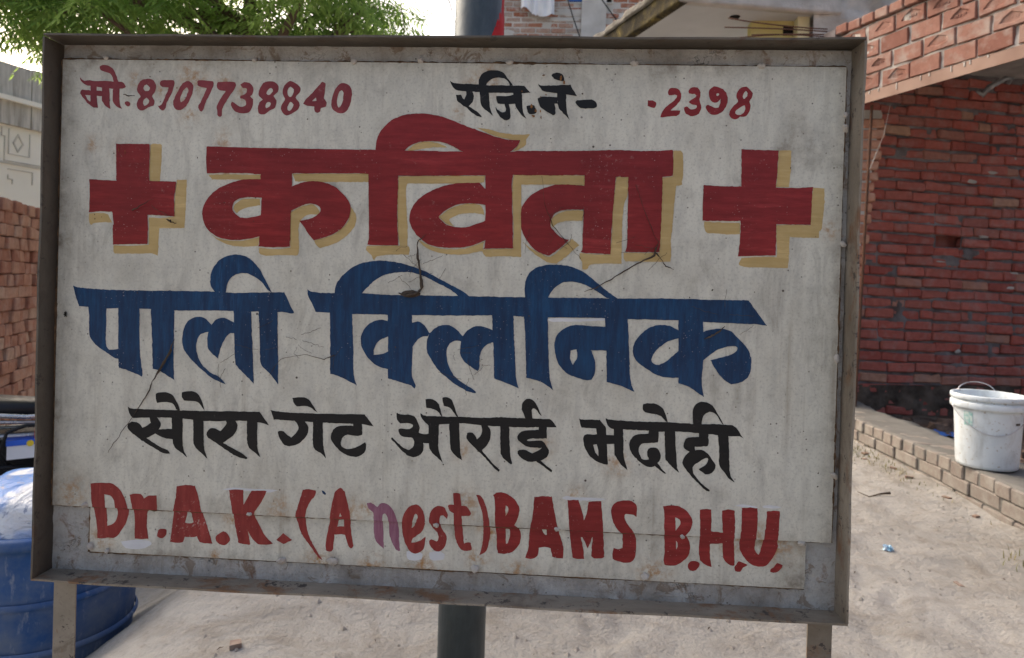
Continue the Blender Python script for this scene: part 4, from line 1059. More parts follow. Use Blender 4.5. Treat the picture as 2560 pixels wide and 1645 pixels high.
# ------------------------------------------------------------------ neem tree
tree = thing('neem_tree', 'leafy green neem tree rising behind the board', 'tree', (-2.35, 5.1, -0.30))
TO = Vector((-2.35, 5.1, -0.30)); rnd = random.Random(12)
trunk = MB(); tp = [Vector((0, 0, 0)), Vector((0.04, 0.02, 0.8)), Vector((-0.05, 0.0, 1.7)), Vector((0.02, 0.05, 2.5)), Vector((0.0, 0.0, 3.3))]
trunk.tube(tp, [0.15, 0.12, 0.105, 0.09, 0.06], 12)
obj('trunk', trunk.vf, M['bark'], tree, True)
sprays = []
for k in range(470):
    x = rnd.uniform(-4.75, -1.22); y = rnd.uniform(4.0, 6.1)
    e = abs((x + 2.95) / 1.8)
    zl = 2.80 + 0.30 * max(0, e - 0.55) + rnd.uniform(-0.06, 0.06) + 0.06 * (y - 4.5)
    if x < -3.35: zl += 0.06 - rnd.uniform(0, 0.08)
    z = zl + (rnd.random() ** 1.7) * 1.9 * max(0.25, 1 - e * e * 0.75)
    if x > -1.55 and rnd.random() < 0.45: continue
    sprays.append(Vector((x, y, z)))
limbs = []
for k in range(16):
    tgt = sprays[rnd.randrange(len(sprays))] - TO; st_ = tp[2].lerp(tp[4], rnd.random())
    mid = st_.lerp(tgt, 0.5) + Vector((rnd.uniform(-0.15, 0.15), rnd.uniform(-0.15, 0.15), 0.25))
    obj('limb', MB().tube([st_, mid, tgt], [0.045, 0.028, 0.010], 7).vf, M['bark'], tree, True)
    limbs += [st_.lerp(mid, 0.6), mid, mid.lerp(tgt, 0.5), tgt]
tw = MB()
for s in sprays[::2]:
    q = s - TO; b = min(limbs, key=lambda p: (p - q).length)
    if (b - q).length < 1.2: tw.tube([b, b.lerp(q, 0.5) + Vector((0, 0, 0.05)), q], [0.008, 0.006, 0.003], 4, False)
o = obj('twigs', tw.vf, M['bark'], tree); o['kind'] = 'stuff'
LV = []; LF = []
def leaflet(p, dr, side, L, w):
    """sickle shaped leaflet: six points, curved along its length"""
    up = Vector((0, 0, 1)); sd_ = dr.cross(up); sd_ = sd_.normalized() if sd_.length > 1e-4 else Vector((1, 0, 0)); nrm_ = sd_.cross(dr)
    c1 = p + dr * L * 0.35 + sd_ * (0.10 * L * side); c2 = p + dr * L * 0.72 + sd_ * (0.10 * L * side) - Vector((0, 0, 0.10 * L)); tip = p + dr * L - sd_ * (0.05 * L * side) - Vector((0, 0, 0.28 * L))
    b = len(LV)
    LV.extend([p, c1 + sd_ * w, c1 - sd_ * w, c2 + sd_ * w * 0.7, c2 - sd_ * w * 0.7, tip])
    LF.extend([(b, b + 1, b + 2), (b + 1, b + 3, b + 4, b + 2), (b + 3, b + 5, b + 4)])
for s in sprays:
    nlv = rnd.randint(7, 11); hd2 = rnd.uniform(0, 6.28)
    for q in range(nlv):
        a = hd2 + q * 2.4 + rnd.uniform(-0.3, 0.3); el = rnd.uniform(-0.9, 0.55)
        dr = Vector((math.cos(a) * math.cos(el), math.sin(a) * math.cos(el), math.sin(el))); Lr = rnd.uniform(0.20, 0.32)
        p = s - TO + Vector((rnd.uniform(-0.04, 0.04), rnd.uniform(-0.04, 0.04), rnd.uniform(-0.06, 0.06))); npair = rnd.randint(5, 7)
        side_v = dr.cross(Vector((0, 0, 1))); side_v = side_v.normalized() if side_v.length > 1e-3 else Vector((1, 0, 0))
        for j in range(npair):
            t = 0.2 + 0.8 * j / (npair - 1)
            base = p + dr * Lr * t - Vector((0, 0, 0.10 * t * t * Lr * 2))
            for sg in (-1, 1):
                dd = (dr * 0.55 + side_v * sg * 0.85 + Vector((rnd.uniform(-0.15, 0.15), rnd.uniform(-0.15, 0.15), rnd.uniform(-0.45, 0.05)))).normalized()
                leaflet(base, dd, sg, rnd.uniform(0.060, 0.095), rnd.uniform(0.0072, 0.0112))
        leaflet(p + dr * Lr - Vector((0, 0, 0.2 * Lr)), (dr - Vector((0, 0, 0.3))).normalized(), 1, 0.055, 0.007)
me = mesh('crown', LV, LF, M['leaf']); crown = link('crown', me, tree)
# bare hanging twigs at the right of the crown
for k, (u0, x0, z0, x1, z1) in enumerate([(0, -1.12, 3.15, -1.02, 2.70), (1, -0.80, 3.05, -0.68, 2.76)]):
    obj('hanging_twig', MB().tube([(x0 - TO.x, 4.5 - TO.y, z0 - TO.z), ((x0 + x1) / 2 + 0.015 - TO.x, 4.5 - TO.y, (z0 + z1) / 2 - TO.z), (x1 - TO.x, 4.5 - TO.y, z1 - TO.z)], [0.005, 0.004, 0.002], 5).vf, M['bark'], tree)
LETTERS = [
 ('painted_word', 'faded red Hindi abbreviation before the phone number', 'pink', [
  '280,6575c 312,6540 355,6520 440,6532 514,6516 641,6524 810,6516 937,6513 979,6487 1012,6433c 960,6406 876,6405 665,6412 516,6441 399,6446 324,6490 285,6534',
  '452,6461c 547,6462c 549,6380 552,6289 560,6207 577,6110c 514,6115 428,6165 351,6245 286,6330c 306,6377 348,6384 454,6373c;371,6307c 452,6298c 454,6202c 405,6236',
  '539,6374c 666,6367c 668,6290c 541,6293c',
  '633,6432c 749,6434c 757,6291 763,6190 774,6092c 703,6138 638,6219 636,6290',
  '808,6424c 907,6425c 914,6253 924,6161 958,6101c 894,6120 818,6190 806,6272',
  '589,6737c 635,6762 719,6758 795,6708 850,6618 884,6527 896,6466c 822,6465c 798,6576 754,6637 690,6657 626,6676 594,6700',
  '997,6197 1039,6218 1082,6190 1083,6149 1041,6137 1009,6163',
 ]),
 ('painted_number', 'faded red ten digit telephone number', 'pink', [
  '1314,6558 1419,6553 1479,6483 1476,6382 1425,6300 1465,6230 1450,6158 1367,6127 1284,6075 1210,6104 1187,6185 1217,6257 1247,6298 1193,6358 1191,6439 1231,6520;1337,6471 1384,6431 1371,6384 1319,6376 1286,6410 1300,6456;1338,6268 1385,6228 1355,6173 1307,6152 1285,6193 1301,6242',
  '1546,6514 1576,6541 1649,6546 1754,6543 1772,6496 1757,6426 1708,6304 1658,6202 1629,6100 1577,6085 1523,6149 1575,6170 1625,6282 1684,6435c 1589,6440 1542,6474',
  '1994,6535 2058,6490 2066,6409 2032,6288 1962,6155 1880,6098 1807,6103 1759,6173 1771,6264 1831,6386 1901,6498;1969,6438 1991,6398 1964,6307 1918,6236 1877,6215 1865,6265 1894,6356 1934,6418',
  '2129,6531 2160,6551 2274,6543 2374,6530 2376,6453 2331,6352 2282,6250 2234,6119 2203,6074 2161,6108 2155,6168 2199,6249 2277,6432c 2194,6447 2131,6470',
  '2437,6514 2482,6525 2606,6532 2714,6522 2716,6437 2633,6315 2563,6204 2524,6113 2520,6022 2486,5997 2454,6031 2448,6101 2434,6152 2489,6263 2569,6391c 2486,6398 2439,6434',
  '2793,6488c 2854,6529 2937,6520 2994,6451 2993,6360 2953,6320 2995,6270 2992,6169 2938,6078 2825,6057 2711,6095 2657,6185 2676,6231 2739,6196 2792,6157 2874,6168 2893,6218 2871,6268 2799,6287c 2802,6328c 2869,6349 2899,6399 2888,6439 2836,6439',
  '3224,6544 3327,6535 3387,6465 3372,6385 3312,6324 3359,6255 3338,6154 3257,6103 3176,6047 3093,6060 3075,6140 3099,6231 3149,6272 3086,6321 3094,6422 3143,6513;3268,6444 3300,6414 3280,6374 3234,6339 3205,6363 3224,6413;3243,6233 3274,6213 3255,6167 3210,6142 3189,6172 3208,6219',
  '3563,6554 3656,6519 3723,6449 3710,6379 3651,6309 3714,6229 3702,6149 3626,6078 3525,6036 3463,6066 3430,6135 3449,6216 3488,6286 3451,6356 3457,6446 3502,6517;3565,6468 3617,6428 3609,6358 3569,6317 3527,6347 3525,6417;3581,6238 3619,6198 3604,6148 3564,6107 3527,6127 3541,6197',
  '4053,6549c 4104,6524c 4097,6414 4086,6304c 4128,6235 4114,6175 4043,6154 4034,6104 3994,6077 3949,6103 3940,6176c 3828,6187 3770,6220c 3805,6281 3904,6382;3963,6313c 3973,6263c 3908,6256c',
  '4348,6531 4450,6508 4503,6429 4506,6320 4469,6170 4400,6089 4299,6088 4216,6146 4197,6236 4221,6356 4268,6466;4355,6427 4382,6378 4375,6278 4347,6198 4307,6167 4285,6237 4292,6337 4321,6397',
 ]),
 ('painted_word', 'black Hindi registration abbreviation along the top', 'black', [
  '5978,6584c 6003,6571 6089,6547 6228,6544 6387,6539 6526,6528 6674,6527 6823,6527 7079,6525c 7119,6481 7175,6421c 7082,6417 6924,6415 6569,6417 6311,6427 6171,6435 6071,6449 6025,6497 5989,6551',
  '6216,6445c 6310,6437c 6342,6363 6334,6304 6306,6254 6267,6214c 6218,6204 6137,6252 6091,6291c 6073,6380c 6148,6385c 6169,6341 6195,6312c 6218,6352 6227,6401',
  '6091,6301c 6166,6262c 6267,6214c 6358,6161 6464,6074c 6460,6059 6450,6052 6390,6073 6319,6116 6238,6189',
  '6402,6522c 6405,6600 6442,6680 6520,6735 6619,6750 6718,6737 6778,6698 6829,6635 6880,6576 6916,6523c 6867,6527c 6841,6586 6780,6624 6701,6641 6622,6628 6564,6592 6530,6553 6517,6503c',
  '6407,6522c 6526,6523c 6559,6405 6572,6307 6584,6209 6607,6130 6638,6072c 6577,6120 6506,6168 6460,6217 6439,6286 6431,6384',
  '6669,6367c 6778,6364 6886,6380 6925,6390c 7053,6392c 7057,6264c 6939,6258 6781,6251 6702,6255 6681,6299',
  '6796,6261c 6860,6262c 6882,6174 6894,6085 6876,6031 6827,6014 6767,6034 6716,6093 6680,6151 6664,6210c 6694,6171 6735,6142 6775,6128 6814,6143 6818,6183',
  '6919,6430c 7047,6431c 7057,6313 7063,6215 7075,6137 7132,6032c 7072,6078 7011,6146 6970,6204 6953,6273',
  '7127,6231 7185,6239 7235,6237 7245,6208 7271,6164 7267,6125 7219,6108 7164,6111 7139,6148 7128,6187',
  '7284,6557c 7324,6531 7413,6529 7550,6535 7759,6548c 7796,6480 7857,6381c 7798,6392 7700,6400c 7553,6423 7415,6436 7346,6459',
  '7562,6438c 7698,6420c 7703,6322 7708,6224 7723,6136 7760,6037c 7699,6097 7639,6155 7598,6203 7582,6271',
  '7276,6341c 7358,6366 7457,6368 7574,6364c 7577,6271c 7533,6266c 7549,6202 7551,6134 7538,6102 7513,6099 7424,6147 7323,6219c',
  '7477,6689 7525,6716 7564,6721 7623,6707 7653,6674 7665,6605 7616,6600 7547,6619 7497,6652',
  '7840,6290c 7864,6319 7956,6330 8073,6332 8132,6303 8153,6260 8144,6216 8057,6205 7921,6206 7881,6236',
 ]),
 ('painted_number', 'dark red four digit registration number', 'red', [
  '8893,6338c 8989,6322 9015,6281 8992,6228 8934,6232 8890,6255c',
  '9182,6482 9205,6512 9262,6517 9320,6504 9355,6460 9369,6402 9364,6344 9327,6295 9280,6246 9219,6192c 9282,6198 9363,6194c 9350,6140 9308,6111c 9208,6104 9097,6090 9078,6103 9091,6146 9127,6210 9202,6284 9268,6338 9305,6377 9306,6411 9275,6421 9198,6410 9178,6439',
  '9470,6476 9492,6520 9549,6535 9602,6526 9632,6488 9642,6464c 9644,6406 9632,6348 9658,6271 9660,6213 9628,6154 9562,6114 9505,6114 9446,6147 9414,6204 9419,6238 9453,6253 9477,6234 9511,6213 9559,6216 9595,6241 9586,6275 9528,6283 9479,6319c 9507,6346 9554,6376 9584,6408 9562,6434 9524,6433 9485,6443',
  '9831,6547 9932,6526 9990,6488 10025,6430 10039,6353 10025,6285 9998,6227 9952,6173 9867,6136 9810,6142 9761,6175 9726,6238 9734,6272 9767,6282 9806,6258 9859,6240 9911,6245c 9929,6313 9938,6371c 9899,6327 9857,6310 9814,6326 9779,6369 9763,6436 9775,6495;9872,6443 9896,6450 9914,6429 9897,6412 9873,6414',
  '10273,6551 10321,6535 10370,6483 10388,6449 10373,6386 10341,6338 10362,6280 10355,6203 10314,6135 10267,6115 10220,6114 10164,6075 10107,6084 10072,6122 10064,6175 10084,6219 10129,6277 10185,6331 10160,6384 10162,6451 10198,6519;10289,6484 10314,6458 10310,6415 10278,6376 10250,6390 10253,6438;10277,6279 10288,6231 10266,6173 10219,6138 10162,6152 10147,6181 10188,6230',
 ]),
 ('yellow_shade', 'ochre drop shade of the medical cross by the word', 'yellow', [
  '1418,5561c 1460,5578 1564,5576 1597,5564c 1597,5318 1579,5008c 1419,5011c 1414,5314',
  '1845,5039c 2001,5042c 1997,4695 1984,4307c 1779,4299 1590,4297c 1582,4118 1579,3878c 1502,3907 1267,3901 900,3892c 873,3929 873,4018c 1133,4018 1427,4038c 1427,4304 1417,4455c 1645,4454 1824,4480c 1820,4742',
  '476,4497c 661,4508 780,4485c 842,4366c 704,4369 546,4346 527,4324 491,4332 472,4408',
 ]),
 ('medical_cross', 'red painted medical cross', 'red', [
  '880,5564c 1401,5571c 1416,5504 1411,5188 1419,5011c 1839,5010c 1829,4881 1813,4742 1827,4484c 1618,4491 1402,4495c 1414,4303 1414,4050c 1132,4043 870,4030c 861,4290 873,4341 844,4531c 660,4533 478,4512c 482,4789 470,5018c 714,5010 898,5001c 891,5305',
 ]),
 ('yellow_shade', 'ochre drop shade around the big red Hindi word', 'yellow', [
  '2338,5123c 2723,5138 3043,5136 3147,5138c 3165,5068c 2885,5060 2565,5057 2396,5053c',
  '3635,5163c 4795,5186c 4798,5062c 4314,5053 3682,5048c',
  '3141,4772c 2989,4776 2861,4758 2759,4686 2737,4615 2795,4546c 2849,4602 2960,4643 3087,4669 3151,4679c',
  '2368,4254c 2508,4167 2749,4131 2973,4152 3156,4203c 3135,4070c 2976,4050 2783,4053 2622,4088 2475,4163',
  '3607,4580c 3725,4645 3850,4694 3945,4712 4025,4667 4066,4606c 4028,4558 3901,4555 3808,4499 3755,4397 3755,4210 3766,4008 3736,3937c 3473,3938 3235,3924 3154,3961 3152,4039c 3391,4027 3629,4051c',
  '4537,4686c 4610,4587 4628,4495 4585,4370 4493,4259 4339,4147 4089,4055c 4032,4093 3991,4169c 4242,4245 4396,4350 4503,4476',
  '5372,5548c 5461,5625 5597,5673 5749,5671 5901,5633 5963,5596c 5720,5592 5448,5542c',
  '6392,5896c 6543,5883 6770,5827 6995,5805 7189,5811c 7132,5736 7134,5661 7032,5585 6942,5561c 7015,5644 7050,5722c 6848,5738 6621,5799',
  '4799,4109c 5274,4124c 5411,4132 5443,4065 5430,3989c 5277,3993 5094,3981 4949,3954 4913,3893 4889,3930 4865,3975 4786,4048',
  '5245,5154c 6540,5190c 6528,5089c 6038,5065 5401,5052c 5364,4998 5381,4667 5405,4366 5409,4110c 5297,4107c 5260,4362 5243,4815',
  '5870,4565c 6019,4681 6198,4753 6379,4772 6500,4737 6549,4611c 6398,4637 6202,4618 6082,4570 6023,4524 6101,4435c 5979,4470',
  '5545,4234c 5669,4169 5853,4106 6065,4093 6307,4117 6553,4214c 6534,4078c 6294,4027 6068,4014 5839,4045 5670,4116',
  '6526,4100c 6984,4120c 6983,4404 6955,4852 6946,5061 6967,5210c 7080,5198c 7091,4556 7107,4003c 6822,4008 6582,3997',
  '6965,5213c 8004,5220c 8010,5076c 7707,5082 7083,5070c 6969,5067c',
  '8000,4705c 7818,4707 7693,4679 7582,4620 7528,4524 7562,4449c 7623,4514 7747,4548 7995,4560c',
  '7120,4224c 7268,4127 7409,4055 7536,4020 7672,4124 7806,4254 7856,4280 7958,4201c 7836,4091 7738,4000 7627,3921c 7514,3931 7360,4015 7231,4113',
  '8466,5210c 8640,5208c 8636,4938 8590,4812 8574,4499 8578,3941c 8304,3940 8117,3916 8099,3871 8056,3842 8012,3856 8003,3957 7964,4006c 7962,4081c 8213,4069 8412,4068c 8428,4370 8430,4746',
  '9279,5607c 9383,5608 9415,5565c 9431,5329 9417,5111c 9337,5097c 9318,4890 9299,4516 9281,4291 9291,4141 9284,3991c 8987,3985 8639,3980c 8607,4023 8604,4104c 8859,4105 9122,4114c 9132,4512 9130,5211c 9284,5233c',
 ]),
 ('painted_word', 'big red Hindi word, largest on the board', 'red', [
  '2299,5552c 3032,5543 3669,5544 4893,5538c 5831,5543c 5868,5176c 5251,5164 4782,5190c 3631,5168 3202,5147 3043,5147 2963,5158 2313,5146c 2300,5349',
  '4653,5544c 4891,5545 5319,5532 6191,5540 6898,5544c 7282,5567c 7292,5209c 6937,5210 6548,5195c 5884,5177 5245,5165c 4662,5188c',
  '6892,5546c 7063,5564 7441,5571 7943,5580 8442,5601 8815,5595 9124,5604 9270,5619c 9283,5451 9283,5241c 9136,5224 8640,5211 8454,5210c 8004,5226 7577,5216 7073,5211c 6819,5216c 6810,5545c',
  '3145,5208c 3630,5218c 3633,4985c 3628,4596 3626,4067c 3391,4053 3143,4058c 3156,4195 3168,4741',
  '3188,5072c 3045,5069 2853,5055 2647,4988 2472,4898 2331,4755 2263,4596 2266,4471 2310,4347 2409,4240 2556,4173 2749,4146 2941,4162 3163,4211c 3211,4212c 3203,4539c 2996,4488 2852,4492 2754,4561 2723,4638 2750,4717 2829,4773 2988,4797 3196,4792c',
  '3613,4961c 3762,5026 3920,5056 4094,5048 4269,4990 4414,4877 4511,4755 4538,4632 4503,4492 4396,4350 4241,4253 3991,4172c 3909,4260 3835,4367 3761,4459c 3903,4486 4013,4535 4074,4606 4064,4675 3960,4720 3850,4709 3724,4652 3607,4595c',
  '4891,5533c 4902,5684 4982,5851 5146,6004 5342,6075 5555,6093 5783,6071 5981,6017 6165,5944 6393,5866 6621,5787 6833,5731 7043,5722c 7015,5644 6898,5544c 6478,5515 6191,5540c 6084,5598 5931,5663 5748,5686 5566,5672 5416,5617 5319,5532c',
  '4793,5198c 5244,5207c 5243,4815 5248,4513 5274,4129c 5044,4123 4807,4125c 4824,4352',
  '6460,5084c 6538,5000c 6583,4993c 6590,4754c 6424,4773 6198,4768 6018,4696 5914,4619 5863,4565c 5964,4470 6086,4427 6268,4420 6418,4465 6582,4529c 6604,4260c 6486,4197 6291,4132 6065,4111 5883,4122 5745,4148 5606,4235 5496,4353 5432,4487 5443,4638 5530,4791 5679,4914 5888,5009 6114,5066',
  '6544,5232c 6959,5240c 6942,5060 6964,4553 6983,4123c 6773,4122 6526,4108c 6567,4229',
  '8008,5070c 7858,5079 7707,5085 7581,5073 7456,5039 7332,4986 7220,4908 7135,4806 7090,4704 7092,4527 7102,4413 7176,4263 7280,4140 7396,4067 7523,4032c 7659,4137 7806,4273c 7730,4290 7627,4350 7549,4436 7522,4499 7545,4600 7618,4677 7743,4712 8006,4721c',
  '8003,5264c 8464,5273c 8447,4997 8427,4620 8412,4078c 8212,4082 7949,4094c 7998,4133 8001,4359 8008,4862',
  '8641,5276c 9134,5286c 9136,4886 9132,4512 9121,4130c 8859,4120 8610,4117c 8648,4187 8645,4625',
 ]),
 ('yellow_shade', 'ochre drop shade of the darker medical cross', 'yellow', [
  '10784,5636c 10941,5642 10960,5623c 10962,5358 10940,5110c 10764,5109c 10775,5354',
  '11284,5115c 11441,5102c 11448,4874 11423,4529 11388,4491 11388,4392c 11174,4387 10974,4394c 10974,4184 10963,3942c 10702,3942 10337,3944 10262,3992c 10302,4074c 10515,4092 10782,4105c 10800,4124 10783,4563c 10987,4568 11265,4568c 11267,4870',
  '9752,4586c 10012,4580 10266,4582c 10268,4417c 10078,4410 9919,4424 9815,4418 9758,4476',
 ]),
 ('medical_cross', 'darker red painted medical cross', 'red', [
  '10251,5644c 10517,5637 10778,5636c 10773,5416 10758,5101c 11031,5100 11278,5120c 11267,4870 11262,4574c 10986,4574 10780,4575c 10782,4303 10782,4123c 10515,4110 10247,4097c 10270,4352 10270,4607c 10011,4601 9729,4600c 9725,4837 9726,5117c 9996,5104 10267,5107c',
 ]),
 ('painted_word', 'shorter blue Hindi word', 'blue', [
  '247,3389c 322,3362 554,3346 937,3339 1396,3341 1851,3351 2426,3359 2757,3348 3280,3369 3556,3377c 3611,3274 3658,3173 3712,3076c 3676,3060 3571,3080 3452,3077c 3064,3075 2463,3071 1889,3053 1479,3063 975,3062 791,3049 484,3070 353,3070c 295,3220',
  '495,3092c 790,3101c 790,2790 792,2524 822,2443 884,2423 1006,2442c 1010,2287c 948,2292 808,2376 652,2474 557,2575 521,2693 518,2930',
  '974,3092c 1310,3102c 1321,2659 1337,2365 1381,2100c 1376,2026 1322,2054 1152,2114 1006,2153c 993,2353',
  '1485,3107c 1858,3089c 1861,2677 1868,2235 1886,1993c 1825,2028 1670,2118 1540,2158c 1523,2519',
  '2470,2829c 2361,2929 2285,2967 2179,2960 2075,2897 2010,2770 1991,2623 2018,2476 2089,2376 2182,2276 2336,2149 2490,2037 2696,1957c 2580,2070 2458,2124 2334,2223 2248,2352 2214,2512 2233,2631 2277,2705 2426,2754c',
  '2439,2836c 2497,2918 2587,2962 2677,2956 2806,2891c 2810,2738c 2743,2735 2684,2689 2626,2585 2584,2466 2557,2348c 2481,2404 2403,2489 2385,2606 2397,2724',
  '2781,3117c 3055,3126c 3073,2717 3101,2352 3123,1980c 3046,2057 2938,2156 2830,2269c 2807,2562',
  '3164,3129c 3458,3138c 3473,2730 3491,2293 3499,1986c 3434,2071 3327,2184 3242,2255 3210,2341c 3193,2721',
  '2486,3355c 2424,3429 2406,3546 2432,3679 2534,3828 2667,3905 2832,3927 2983,3884 3136,3756 3245,3584 3370,3369c 3294,3411 3201,3525 3095,3595 2974,3647 2869,3644 2750,3600 2678,3495 2652,3348c',
 ]),
 ('painted_word', 'longer blue Hindi word', 'blue', [
  '3906,3436c 3959,3404 4092,3389 4314,3390 4741,3398 5122,3387 5560,3393 6198,3402 6716,3406 7284,3411c 7292,3134c 7011,3128 6695,3130 6220,3111 5495,3095 5130,3091 4602,3085 4248,3093 4041,3101c 3978,3237 3924,3323',
  '4322,3378c 4354,3539 4483,3702 4656,3823 4845,3878 5035,3894 5255,3875 5475,3823 5695,3750 5916,3641 6136,3532 6268,3464 6364,3395c 6198,3397c 6050,3501 5874,3582 5742,3650 5551,3717 5390,3734 5201,3715 5027,3659 4883,3554 4798,3465 4734,3390c',
  '4259,3130c 4598,3140c 4618,2793 4636,2503 4649,2184 4702,2012c 4601,2067 4451,2134 4288,2179c 4278,2636',
  '5155,2984c 5059,3013 4957,2995 4842,2923 4757,2797 4749,2652 4794,2523 4885,2410 4990,2327 5175,2276c 5197,2276c 5189,2565c 5088,2504 4942,2485c 4954,2586 5010,2690 5161,2770c 5178,2956c',
  '5137,3128c 5502,3125c 5513,2966c 5529,2678 5526,2245 5543,2159 5589,2059c 5576,2001 5524,2043 5377,2088 5164,2142c 5157,2666',
  '5498,2980c 5571,3000 5629,2996 5703,2943 5779,2831c 5751,2786c 5678,2784 5607,2738 5544,2650 5516,2605c',
  '5772,2830c 5849,2905 5935,2954 6036,2966 6124,2942 6212,2873 6280,2797c 6260,2731c 6158,2735 6087,2690 6039,2594 6043,2479 6082,2351 6158,2224 6292,2114 6438,2033 6497,1985c 6469,1970 6352,2001 6176,2096 6028,2205 5910,2302 5804,2457 5745,2570 5741,2714',
  '6272,2804c 6342,2892 6441,2953 6542,2963 6730,2912c 6735,2733c 6650,2701 6566,2612 6534,2482 6537,2353 6510,2295c 6400,2362 6282,2459 6243,2558 6246,2702',
  '6701,3162c 7017,3171c 7033,2871 7066,2443 7080,2229 7127,2059c 7040,2099 6895,2151 6758,2196c 6740,2575',
  '7048,3409c 7521,3415 8146,3430 8535,3432 9231,3453 9998,3457 10424,3462c 10551,3288 10693,3099c 10586,3119 10389,3120c 9855,3127 9425,3141 8699,3137 8357,3142 7529,3124 7056,3125c',
  '7187,3397c 7171,3546 7198,3704 7304,3833 7475,3893 7663,3903 7852,3880 8042,3799 8233,3655 8408,3519 8591,3399c 8380,3437c 8205,3545 8063,3619 7905,3658 7749,3649 7626,3575 7535,3447 7521,3399c',
  '7174,3152c 7520,3163c 7535,2927 7552,2613 7578,2252 7634,2057c 7542,2124 7399,2190 7232,2223c 7211,2680',
  '8369,3014c 8158,3018 7939,3027 7815,2991 7708,2917 7648,2821 7636,2679 7664,2538 7722,2414 7835,2308 7962,2258 8150,2222 8226,2291 8241,2417 8227,2526 8169,2665c 8395,2665c 8418,2666c 8408,3015c;7875,2648c 7958,2671c 7972,2549 7910,2436c 7872,2530',
  '8360,3173c 8690,3176c 8729,2653 8756,2263 8824,2070c 8714,2120 8572,2170 8416,2203c 8395,2642',
  '9445,2989c 9304,3055 9165,3066 9027,3030 8891,2924 8802,2796 8780,2670 8809,2562 8905,2472 9047,2383 9125,2339 9265,2305 9465,2304c 9488,2305c 9453,2709c 9363,2628 9258,2531 9167,2484 9090,2494 9054,2555 9100,2666 9250,2811 9440,2880c 9460,2990c',
  '9424,3175c 9777,3171c 9794,2845 9796,2534 9786,2254 9823,2037c 9733,2096 9607,2177 9452,2226c 9439,2677',
  '9775,2981c 9904,3023 10041,3039 10164,3012 10289,2908 10415,2773 10480,2636 10484,2496 10457,2371 10369,2283 10210,2235c 10109,2297 9999,2417 9902,2577c 10053,2621 10205,2673 10279,2737 10277,2784 10201,2793 10065,2761 9944,2695 9855,2622 9787,2565c',
 ]),
 ('painted_word', 'black Hindi place name, first word of its row', 'black', [
  '1168,1556c 1263,1535 1724,1536 2403,1543 3219,1565c 3297,1466 3375,1366c 3283,1392 3198,1405c 3030,1418 2373,1392 2068,1412 1727,1417 1241,1393c 1188,1465',
  '1166,1282 1200,1320 1268,1336 1354,1314 1399,1250c 1475,1286 1533,1330c 1505,1420c 1625,1425c 1687,1336 1680,1270 1614,1176c 1547,1132 1471,1095c 1653,987 1808,919 1847,871c 1741,875 1568,959 1395,1059 1255,1153 1177,1224',
  '1596,1225c 1689,1237 1868,1252c 1885,1253c 1889,1096c 1786,1100 1692,1129 1597,1175c',
  '1859,1442c 2029,1449c 2037,1135 2054,954 2120,822c 2013,903 1926,965 1887,1030c 1869,1211',
  '2194,1439c 2358,1445c 2366,1149 2381,968 2430,825c 2335,900 2248,979 2209,1043c',
  '1599,1779c 1683,1803 1786,1800 1872,1757 1943,1644 1988,1538c 1928,1552 1884,1625 1806,1655 1619,1640c 1600,1705',
  '2006,1815c 2091,1831 2192,1832 2270,1788 2323,1691 2375,1537c 2334,1593 2282,1657 2213,1687 2043,1689c 2011,1745',
  '2412,1217 2461,1281 2528,1287 2622,1250c 2680,1310 2720,1377c 2693,1426c 2845,1432c 2889,1351 2874,1269 2818,1184 2669,1071c 2840,987 2993,912 3053,862c 3029,844 2893,875 2722,966 2551,1074 2422,1151',
  '3029,1456c 3197,1462c 3196,1183 3209,1003 3258,874c 3160,952 3074,1014 3042,1111c',
 ]),
 ('painted_word', 'black Hindi word with two letters under one mark', 'black', [
  '3386,1604c 3445,1587 3662,1571 4161,1574 4830,1589c 4890,1513 4975,1411c 4876,1431 4793,1444c 4661,1439 4198,1440 3832,1447 3448,1456c 3413,1536',
  '3749,1468c 3898,1474c 3967,1395 3982,1314 3939,1214 3841,1112 3726,1066 3625,1078 3548,1165 3512,1262 3536,1287 3603,1282 3663,1227 3722,1197c 3787,1257 3827,1324 3817,1389',
  '4044,1480c 4197,1486c 4204,1225 4225,1046 4263,901c 4177,979 4093,1024 4055,1088c',
  '3723,1791c 3806,1805 3906,1809 3973,1779 4042,1692 4120,1581c 4061,1619 3993,1665 3909,1679 3793,1669 3742,1729',
  '4661,1472c 4792,1477c 4806,1282c 4699,1261 4583,1273 4518,1238 4479,1155 4497,1090 4573,1061 4688,1082 4850,1170c 4868,1106 4846,1023 4757,955 4642,950 4525,994 4407,1086 4329,1197 4335,1279 4383,1363 4514,1409 4662,1407c',
 ]),
 ('painted_word', 'black Hindi place name, third word of its row', 'black', [
  '5310,1608 5327,1629 5368,1610 5507,1610 5588,1584 5637,1506 5668,1416 5658,1346c 5734,1327 5808,1341c 5826,1342c 5830,1193c 5784,1193 5726,1198c 5734,1132 5718,1051 5662,1003 5582,976 5489,1007 5394,1083 5322,1160 5251,1226 5244,1249 5261,1261 5321,1206 5392,1140 5463,1097 5521,1083c 5566,1125 5594,1183 5580,1240 5545,1273 5481,1270 5400,1284 5358,1334 5351,1380 5379,1404 5431,1394 5512,1398 5558,1428 5566,1457c 5522,1478 5371,1475c 5324,1528',
  '5673,1639c 5703,1623 5749,1604 6003,1601 6278,1609 6622,1608 6912,1628 7247,1622 7604,1630c 7656,1575 7703,1509c 7635,1509 7556,1509c 7194,1489 6876,1487 6579,1498 6258,1514 6098,1496 5954,1484 5799,1461c 5729,1521 5680,1588',
  '5804,1501c 5954,1496c 5954,1278 5961,1107 6028,915c 5939,992 5845,1079 5814,1158c 5803,1329',
  '6103,1513c 6258,1519c 6270,1291 6287,1087 6319,962c 6249,1005 6179,1059 6137,1126c 6119,1342',
